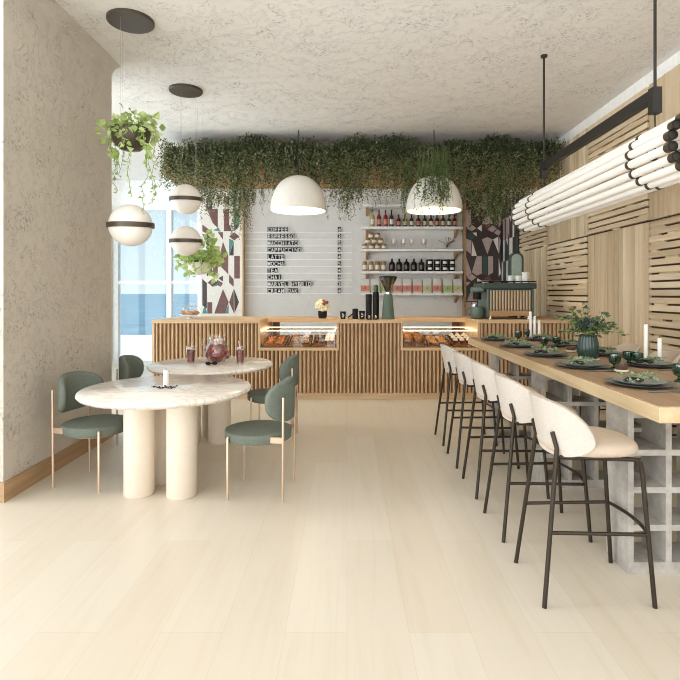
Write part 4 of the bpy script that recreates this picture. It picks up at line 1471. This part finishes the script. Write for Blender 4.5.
def setting(x, y, rz, where):
    zt = .9205
    t = thing('charger_plate', 'large charcoal charger plate ' + where, 'plate', (x, y, zt), rz, 'charger plates on the bar')
    MB().lathe([(.1, 0), (.12, .004), (.172, .016), (.175, .018), (.165, .018), (.12, .008), (.001, .007)], 40).build('plate_body', M['platedark'], t)
    t = thing('dinner_plate', 'smaller grey green plate ' + where, 'plate', (x, y, zt + .0085), rz, 'grey plates on the bar')
    MB().lathe([(.08, 0), (.1, .004), (.13, .016), (.132, .018), (.125, .018), (.095, .008), (.001, .007)], 40).build('plate_body', M['plate'], t)
    t = thing('herb_sprig', 'pale green leaf sprig ' + where, 'sprig', (x, y, zt + .018), rz, 'sprigs on the plates')
    sprig(t, 20, .1, .006, M['sprig'])
    t = thing('napkin_knot', 'dark knotted napkin ' + where, 'napkin', (x - .05, y - .03, zt + .019), rz, 'dark napkins on the plates')
    MB().tube([(-.05, 0, .012), (-.025, .012, .014), (0, 0, .02), (.03, -.012, .014), (.055, .005, .011)], [.007, .013, .009, .013, .006], 8).build('cloth', M['napkin'], t)
    MB().lathe([(.014, -.006), (.018, 0), (.014, .006)], 12, (0, 0, .02)).build('knot', M['matteblack'], t)
    c = MB()
    c.tube([(0, -.1, .004), (0, .03, .004)], .004, 6)
    c.ball((0, .06, .005), .02, .034, .004, 12, 6)
    sgn = 1 if math.cos(rz) > 0 else -1
    o = c.build('spoon', M['platedark'], None, (x + .02, y - .215, zt + .0005), (0, 0, -PI / 2 + .1))
    tag(o, 'dark spoon by the plate ' + where.replace(', ', ' '), 'spoon', 'spoons on the bar')


for k, y in enumerate([2.87, 3.57, 4.23, 4.92, 5.62]):
    setting(1.60, y, 0, 'on the open side, ' + ['at the near end of the bar', 'second from the near end', 'middle of the bar', 'second from the counter', 'nearest the counter'][k])
for k, y in enumerate([2.92, 3.62, 4.28, 4.97, 5.62]):
    setting(2.09, y, PI, 'on the wall side, ' + ['at the near end of the bar', 'second from the near end', 'middle of the bar', 'second from the counter', 'nearest the counter'][k])


def on_bar(px, py):
    d = (H - .92) * F / (py - CY)
    return X(px, d), d


def goblet(px, py, label, h=.1, r=.038):
    x, y = on_bar(px, py)
    t = thing('green_goblet', label, 'glass', (x, y, .9205), 0, 'green glasses on the bar')
    MB().lathe([(.03, 0), (.03, .006), (.012, .018), (.012, .028), (r * .85, .04), (r, h * .6), (r * .95, h), (r * .9, h), (r * .93, h * .6), (r * .75, .048), (.001, .044)], 20).build('glass_body', M['greenglass'], t)
    MB().lathe([(r * .7, .049), (r * .9, h * .55), (.001, h * .55)], 20).build('drink', M['tealdark'], t)


goblet(614.8, 369, 'green footed glass beside a small brown bowl')
goblet(629, 364.5, 'green footed glass in a pair, nearer the vase', .09, .042)
goblet(637.5, 366, 'green footed glass in a pair, nearer the candles', .09)
goblet(680, 382, 'green glass at the near end of the bar, wall side', .1)
goblet(518.5, 340.5, 'green footed glass nearest the counter end of the bar')
goblet(528, 338.6, 'green footed glass closest to the three candles')
goblet(544.3, 348, 'green footed glass with its twin, open side of the bar')
goblet(556, 346.5, 'green footed glass with its twin, wall side', .09, .042)
for px, py, lab in ((621.5, 372, 'small brown bowl beside the green glass on the bar'), (549, 350, 'small brown bowl beside twin green glasses'), (571, 352, 'dark brown bowl at the foot of the ribbed vase')):
    x, y = on_bar(px, py)
    t = thing('small_bowl', lab, 'bowl', (x, y, .9205), 0, 'small brown bowls on the bar')
    MB().lathe([(.028, 0), (.03, .008), (.04, .03), (.04, .045), (.036, .045), (.034, .03), (.001, .015)], 20).build('bowl_body', M['brownclay'], t)
    MB().lathe([(.041, .006), (.042, .012), (.041, .016)], 20).build('pale_foot', M['label'], t)


def candle(px, py, ytop, label):
    x, y = on_bar(px, py)
    h = (py - ytop) * y / F
    t = thing('taper_candle', label, 'candle', (x, y, .9205), 0, 'white candles on the bar')
    MB().lathe([(.034, 0), (.034, .008), (.02, .012), (.02, .02), (.001, .02)], 16).build('holder', M['platedark'], t)
    MB().lathe([(.0145, .02), (.0145, h), (.008, h + .006), (.001, h + .007)], 14).build('wax', M['candle'], t)
    MB().tube([(0, 0, h), (.001, 0, h + .02)], .0015, 5).build('wick', M['matteblack'], t)


candle(645.8, 361, 325, 'taller white candle at the near end of the bar')
candle(659.6, 363, 339, 'shorter white candle at the near end of the bar')
candle(530.6, 338.8, 312, 'tallest of three white candles near the coffee machine')
candle(534.8, 339.2, 316.5, 'middle height candle of the three near the coffee machine')
candle(539.3, 339.8, 321, 'shortest of three white candles near the coffee machine')

x, y = on_bar(588, 359)
t = thing('ribbed_vase', 'dark green ribbed glass vase standing on the bar', 'vase', (x, y, .9205))
b = MB(); prof = [(.055, 0), (.068, .02), (.075, .07), (.07, .13), (.06, .17), (.064, .185), (.055, .185), (.05, .15), (.001, .05)]
seg = 48; vs, fs = [], []
for (r, z_) in prof:
    for k in range(seg):
        a = 2 * PI * k / seg; rr = r * (1 + .05 * (k % 2) * (1 if r > .02 else 0))
        vs.append((rr * math.cos(a), rr * math.sin(a), z_))
for i_ in range(len(prof) - 1):
    for k in range(seg):
        fs.append((i_ * seg + k, i_ * seg + (k + 1) % seg, (i_ + 1) * seg + (k + 1) % seg, (i_ + 1) * seg + k))
fs.append(tuple(range(seg - 1, -1, -1)))
b.add(vs, fs).build('vase_body', plain('bottle_green_glaze', '#2b4038', .2, 0, .2), t)
MB().lathe([(.06, .0005), (.085, .001), (.085, .006), (.06, .007)], 24).build('base_ring', M['label'], t)
bq = thing('leafy_bouquet', 'loose bouquet of green and dried leaves in the ribbed vase', 'bouquet', (x, y, .9205 + .06))
p, q, l = [], [], []; b = MB(); dark_p, dark_q = [], []
for k in range(30):
    a = random.uniform(0, 2 * PI); el = random.uniform(.25, 1.25); L = random.uniform(.16, .34)
    pts = []
    for j in range(7):
        u = j / 6
        rr = .01 + .035 * u + L * math.cos(el) * max(0, u - .25) * 1.1
        pts.append((rr * math.cos(a), rr * math.sin(a), .04 + (.1 * min(1, u * 4)) + L * math.sin(el) * max(0, u - .2) - .05 * u * u * math.cos(el)))
    b.tube(pts, .002, 4)
    for j in range(13):
        u = random.uniform(2, 6); i0 = min(5, int(u)); w_ = u - i0
        c = [pts[i0][m] * (1 - w_) + pts[i0 + 1][m] * w_ for m in range(3)]
        c = [c[m] + random.gauss(0, .012) for m in range(3)]
        c[2] = max(c[2], .13)
        p.append(c); q.append((math.cos(a) + random.gauss(0, .7), math.sin(a) + random.gauss(0, .7), random.gauss(.2, .6))); l.append(random.uniform(.025, .045))
b.build('stems', M['stem'], bq)
leaves('leaves', p, q, np.array(l), np.array(l) * .6, M['eucal'], bq, .2, True)
p = [(random.gauss(-.01, .04), random.gauss(-.03, .03), random.uniform(.17, .24)) for k in range(70)]
q = [(random.gauss(0, 1), random.gauss(-.3, 1), random.gauss(.2, .7)) for k in range(70)]
leaves('dark_leaves', p, q, np.full(70, .04), np.full(70, .028), leaf_mat('slate_leaf', '#26333a', '#46565c', .1), bq, .2, True)


# ------------------------------------------------------------------ round tables and chairs
def round_table(x, y, R, label, lg):
    t = thing('round_table', label, 'table', (x, y, 0), 0, 'round marble tables')
    prof = [(.001, .698), (R - .03, .698), (R - .012, .703), (R, .72), (R - .004, .733), (R - .014, .74), (.001, .74)]
    MB().lathe(prof, 72).build('table_top', M['marble'], t, sharp=50)
    for (dx, dy) in lg:
        MB().lathe([(.101, 0), (.106, .006), (.106, .6975)], 36, (dx, dy, 0)).build('leg', M['leg'], t)


round_table(-1.305, 3.82, .60, 'round cream marble table with fat legs, nearer the camera', [(-.17, -.09), (.14, -.115), (-.075, .17)])
round_table(-1.32, 5.12, .592, 'round cream marble table nearer the counter, holding the pitcher', [(.10, -.09), (-.19, -.09), (-.03, .17)])


def make_chair():
    t = thing('dining_chair', '', 'chair', (0, 0, 0), 0, 'green dining chairs')
    MB().lathe([(.2, .388), (.232, .389), (.237, .394), (.238, .446), (.235, .453), (.226, .456), (.1, .459), (.001, .46)], 48).build('seat', M['green'], t, sharp=60)
    for s in (-1, 1):
        MB().tube([(.165, s * .19, 0), (.165, s * .19, .425), (.162, s * .186, .43)], .009, 10).build('leg', M['brass'], t)
        MB().tube([(-.22, s * .19, 0), (-.225, s * .19, .70), (-.223, s * .188, .712)], .009, 10).build('leg', M['brass'], t)
        b = MB()
        b.prism([(-.222, s * .19 - .004), (-.222, s * .19 + .004), (-.13, s * .19 + .004), (-.13, s * .19 - .004)], .40, .44)
        b.build('bracket', M['brass'], t)
    b = MB()
    b.tube([(.2 * math.cos(a), .2 * math.sin(a), .382) for a in [2 * PI * k / 36 for k in range(36)]], .006, 6, None, True)
    b.build('seat_ring', M['brass'], t)
    # curved oval back pad
    nr, na = 8, 40
    def surf(f, a, off):
        ca, sa = math.cos(a), math.sin(a); n_ = 2.6
        r = (abs(ca) ** n_ + abs(sa) ** n_) ** (-1 / n_)
        u, w = f * r * ca, f * r * sa
        th = u * rad(63); R_ = .262 + off
        return (-R_ * math.cos(th) + .005, R_ * math.sin(th), .672 + .145 * w)
    for nm, mt, o0, o1 in (('backrest', 'green', -.045, .0),):
        vs, fs = [], []
        layers = [(.93, o0), (1.0, o0 + .012), (1.0, o1 - .012), (.93, o1)]
        # outer face centre to rim, rim, inner face
        path = [(f / nr * .93, o0 - .006 * (1 - (f / nr) ** 2)) for f in range(nr)] + layers + [((nr - 1 - f) / nr * .93, o1 + .004 * (1 - ((nr - 1 - f) / nr) ** 2)) for f in range(nr)]
        for (f, off) in path:
            for k in range(na):
                vs.append(surf(max(f, .003), 2 * PI * k / na, off))
        for i_ in range(len(path) - 1):
            for k in range(na):
                fs.append((i_ * na + k, (i_ + 1) * na + k, (i_ + 1) * na + (k + 1) % na, i_ * na + (k + 1) % na))
        fs.append(tuple(range(na))); fs.append(tuple((len(path) - 1) * na + k for k in range(na - 1, -1, -1)))
        MB().add(vs, fs).build(nm, M[mt], t, sharp=70)
    return t


chair = make_chair()
spots = [((-1.89, 3.97), -13, 'green velvet brass legged chair in front of the plaster wall'), ((-1.947, 5.128), 4, 'green velvet brass legged chair between window and pitcher table'),
         ((-.637, 3.78), 174, 'green velvet brass legged chair on the stool side of the nearer table'), ((-.735, 5.15), 178, 'green velvet brass legged chair on the stool side of the pitcher table')]
for k, ((x, y), a, lab) in enumerate(spots):
    o = chair if k == 0 else copy_tree(chair)
    o.location = (x, y, 0); o.rotation_euler = (0, 0, rad(a)); o['label'] = lab

# pitcher and glasses
x, y = X(217, 5.14), 5.14
TZ = .7405
t = thing('glass_pitcher', 'round glass pitcher of iced berry drink on the rear table', 'pitcher', (x, y, TZ))
MB().lathe([(.06, 0), (.085, .012), (.115, .06), (.122, .11), (.108, .165), (.078, .21), (.072, .24), (.085, .275), (.081, .275), (.068, .24), (.074, .21), (.103, .165), (.117, .11), (.11, .062), (.08, .016), (.001, .012)], 32).build('jug_glass', M['glass'], t)
MB().lathe([(.078, .018), (.107, .062), (.114, .11), (.101, .163), (.09, .18), (.001, .18)], 32).build('berry_drink', M['berry'], t)
MB().tube([(-.07, -.02, .24), (-.12, -.05, .235), (-.14, -.06, .17), (-.125, -.05, .1), (-.112, -.04, .08)], .011, 10).build('handle', M['glass'], t)
b = MB()
for k in range(14):
    a = random.uniform(0, 2 * PI); r = random.uniform(.02, .06)
    b.box(r * math.cos(a) - .016, r * math.cos(a) + .016, r * math.sin(a) - .016, r * math.sin(a) + .016, .175 + random.uniform(0, .03), .205 + random.uniform(0, .04))
b.build('ice_cubes', M['ice'], t, bevel=.004)
for k in range(11):
    a = 2 * PI * k / 11; z_ = .06 + .09 * ((k * 5) % 11) / 10
    rr = np.interp(z_, [.02, .06, .11, .165], [.08, .1, .107, .094])
    MB().ball((rr * math.cos(a), rr * math.sin(a), z_), .021, .021, .019, 10, 7).build('fruit_piece', M['fruit'], t)
for px, lab, lean in ((191, 'glass of berry drink with straw on the plaster wall side of the pitcher', .012), (240.3, 'glass of berry drink with straw on the stool side of the pitcher', -.016)):
    d = 5.14
    t = thing('drink_glass', lab, 'glass', (X(px, d), d, TZ), 0, 'berry drinks on the rear table')
    MB().lathe([(.036, 0), (.038, .004), (.049, .165), (.046, .165), (.037, .012), (.001, .01)], 24).build('glass_body', M['glass'], t)
    MB().lathe([(.0365, .012), (.0435, .125), (.001, .126)], 24).build('berry_drink', M['berry'], t)
    b = MB()
    for k in range(4):
        a = k * 1.6
        b.box(.02 * math.cos(a) - .014, .02 * math.cos(a) + .014, .02 * math.sin(a) - .014, .02 * math.sin(a) + .014, .115 + .006 * k, .14 + .006 * k)
    b.build('ice_cubes', M['ice'], t, bevel=.004)
    MB().tube([(-lean, 0, .02), (lean, .0, .215)], .0055, 8).build('straw', M['straw'], t)
d = 4.98
t = thing('folded_sunglasses', 'small black sunglasses lying before the pitcher', 'sunglasses', (X(211.5, d), d, TZ), .3)
b = MB()
for s in (-1, 1):
    b.ball((s * .03, 0, .018), .026, .005, .017, 14, 8)
b.tube([(-.006, 0, .022), (.006, 0, .022)], .003, 6)
b.build('lenses', M['matteblack'], t)
MB().tube([(-.055, 0, .024), (-.055, .02, .02), (.04, .024, .006)], .003, 6).build('temple_arm', M['matteblack'], t)
MB().tube([(.055, 0, .024), (.055, .028, .02), (-.04, .03, .006)], .003, 6).build('temple_arm', M['matteblack'], t)

# candle with dark twig wreath on the front table
d = 3.80
t = thing('pillar_candle', 'slim white pillar candle on the nearer round table', 'candle', (X(166, d), d, TZ))
MB().lathe([(.02, 0.0), (.021, .003), (.0205, .122), (.017, .126), (.001, .124)], 20).build('wax', M['candle'], t)
MB().tube([(0, 0, .124), (.002, 0, .138)], .0015, 5).build('wick', M['matteblack'], t)
t = thing('dark_wreath', 'small black leafy twig around the candle foot', 'twig', (X(166, d), d - .02, TZ))
p, q = [], []
pts = []
for k in range(15):
    u = -1 + 2 * k / 14
    pts.append((u * .075, -.018 - .02 * (1 - u * u), .008 + .004 * math.sin(k)))
    for j in range(2):
        p.append(pts[-1]); q.append((random.gauss(0, 1), random.gauss(-.3, 1), random.gauss(.25, .25)))
q = [(a, b_, abs(c)) for a, b_, c in q]
MB().tube(pts, .003, 5).build('twig_stem', M['matteblack'], t)
leaves('twig_leaves', p, q, np.full(len(p), .026), np.full(len(p), .014), M['napkin'], t)


# ------------------------------------------------------------------ light, sky, camera
w = bpy.data.worlds.new('daylight'); bpy.context.scene.world = w
w.use_nodes = True
nt = w.node_tree
bg = nt.nodes['Background']
tc = nt.nodes.new('ShaderNodeTexCoord'); sp = nt.nodes.new('ShaderNodeSeparateXYZ')
nt.links.new(tc.outputs['Generated'], sp.inputs[0])
col = ramp(nt, sp.outputs['Z'], [(0, (.86, .90, .94, 1)), (.02, (.80, .87, .90, 1)), (.12, (.68, .78, .86, 1)), (.5, (.58, .72, .86, 1))])
nt.links.new(col, bg.inputs['Color'])
# hazy sky, brighter around the sun (which stands behind and to the side of the camera)
sd = N(nt, 'ShaderNodeVectorMath', operation='DOT_PRODUCT')
sd.inputs[1].default_value = Vector((-.62, -.72, .3)).normalized()
nt.links.new(tc.outputs['Generated'], sd.inputs[0])
cl_ = N(nt, 'ShaderNodeMath', operation='MAXIMUM'); cl_.inputs[1].default_value = 0
nt.links.new(sd.outputs['Value'], cl_.inputs[0])
pw = N(nt, 'ShaderNodeMath', operation='POWER'); pw.inputs[1].default_value = 1.3
nt.links.new(cl_.outputs[0], pw.inputs[0])
st = N(nt, 'ShaderNodeMath', operation='MULTIPLY_ADD'); st.inputs[1].default_value = 2.1
# extra world glow below the horizon, added to brighten the ceiling
lz = N(nt, 'ShaderNodeMath', operation='MULTIPLY', use_clamp=True); lz.inputs[1].default_value = -3.0
nt.links.new(sp.outputs['Z'], lz.inputs[0])
lb = N(nt, 'ShaderNodeMath', operation='MULTIPLY_ADD'); lb.inputs[1].default_value = 2.7; lb.inputs[2].default_value = .74
nt.links.new(lz.outputs[0], lb.inputs[0]); nt.links.new(lb.outputs[0], st.inputs[2])
nt.links.new(pw.outputs[0], st.inputs[0]); nt.links.new(st.outputs[0], bg.inputs['Strength'])
hz = N(nt, 'ShaderNodeMix', data_type='RGBA'); hz.inputs[7].default_value = (.93, .97, 1, 1)
nt.links.new(pw.outputs[0], hz.inputs[0]); nt.links.new(col, hz.inputs[6]); nt.links.new(hz.outputs[2], bg.inputs['Color'])

sun = bpy.data.lights.new('sun', 'SUN'); sun.energy = .8; sun.angle = rad(16); sun.color = (1, .985, .96)
so = bpy.data.objects.new('sun', sun); C.objects.link(so)
so.rotation_euler = Vector((1, .06, -.6)).to_track_quat('-Z', 'Y').to_euler()

cam = bpy.data.cameras.new('camera'); co = bpy.data.objects.new('camera', cam); C.objects.link(co)
co.location = (0, 0, H); co.rotation_euler = (PI / 2, 0, 0)
cam.sensor_width = 36; cam.lens = F / 680 * 36
cam.shift_x = -(CX - 340) / 680; cam.shift_y = (CY - 340) / 680
cam.clip_end = 4000
sc = bpy.context.scene
sc.camera = co
sc.view_settings.view_transform = 'Standard'
sc.view_settings.look = 'None'
sc.view_settings.exposure = .57
sc.view_settings.gamma = 1
sc.cycles.use_denoising = True
sc.cycles.filter_width = 1.0
sc.cycles.max_bounces = 10
sc.cycles.diffuse_bounces = 6
sc.cycles.transparent_max_bounces = 24
sc.cycles.sample_clamp_indirect = 6
sc.cycles.caustics_reflective = False
sc.cycles.caustics_refractive = False
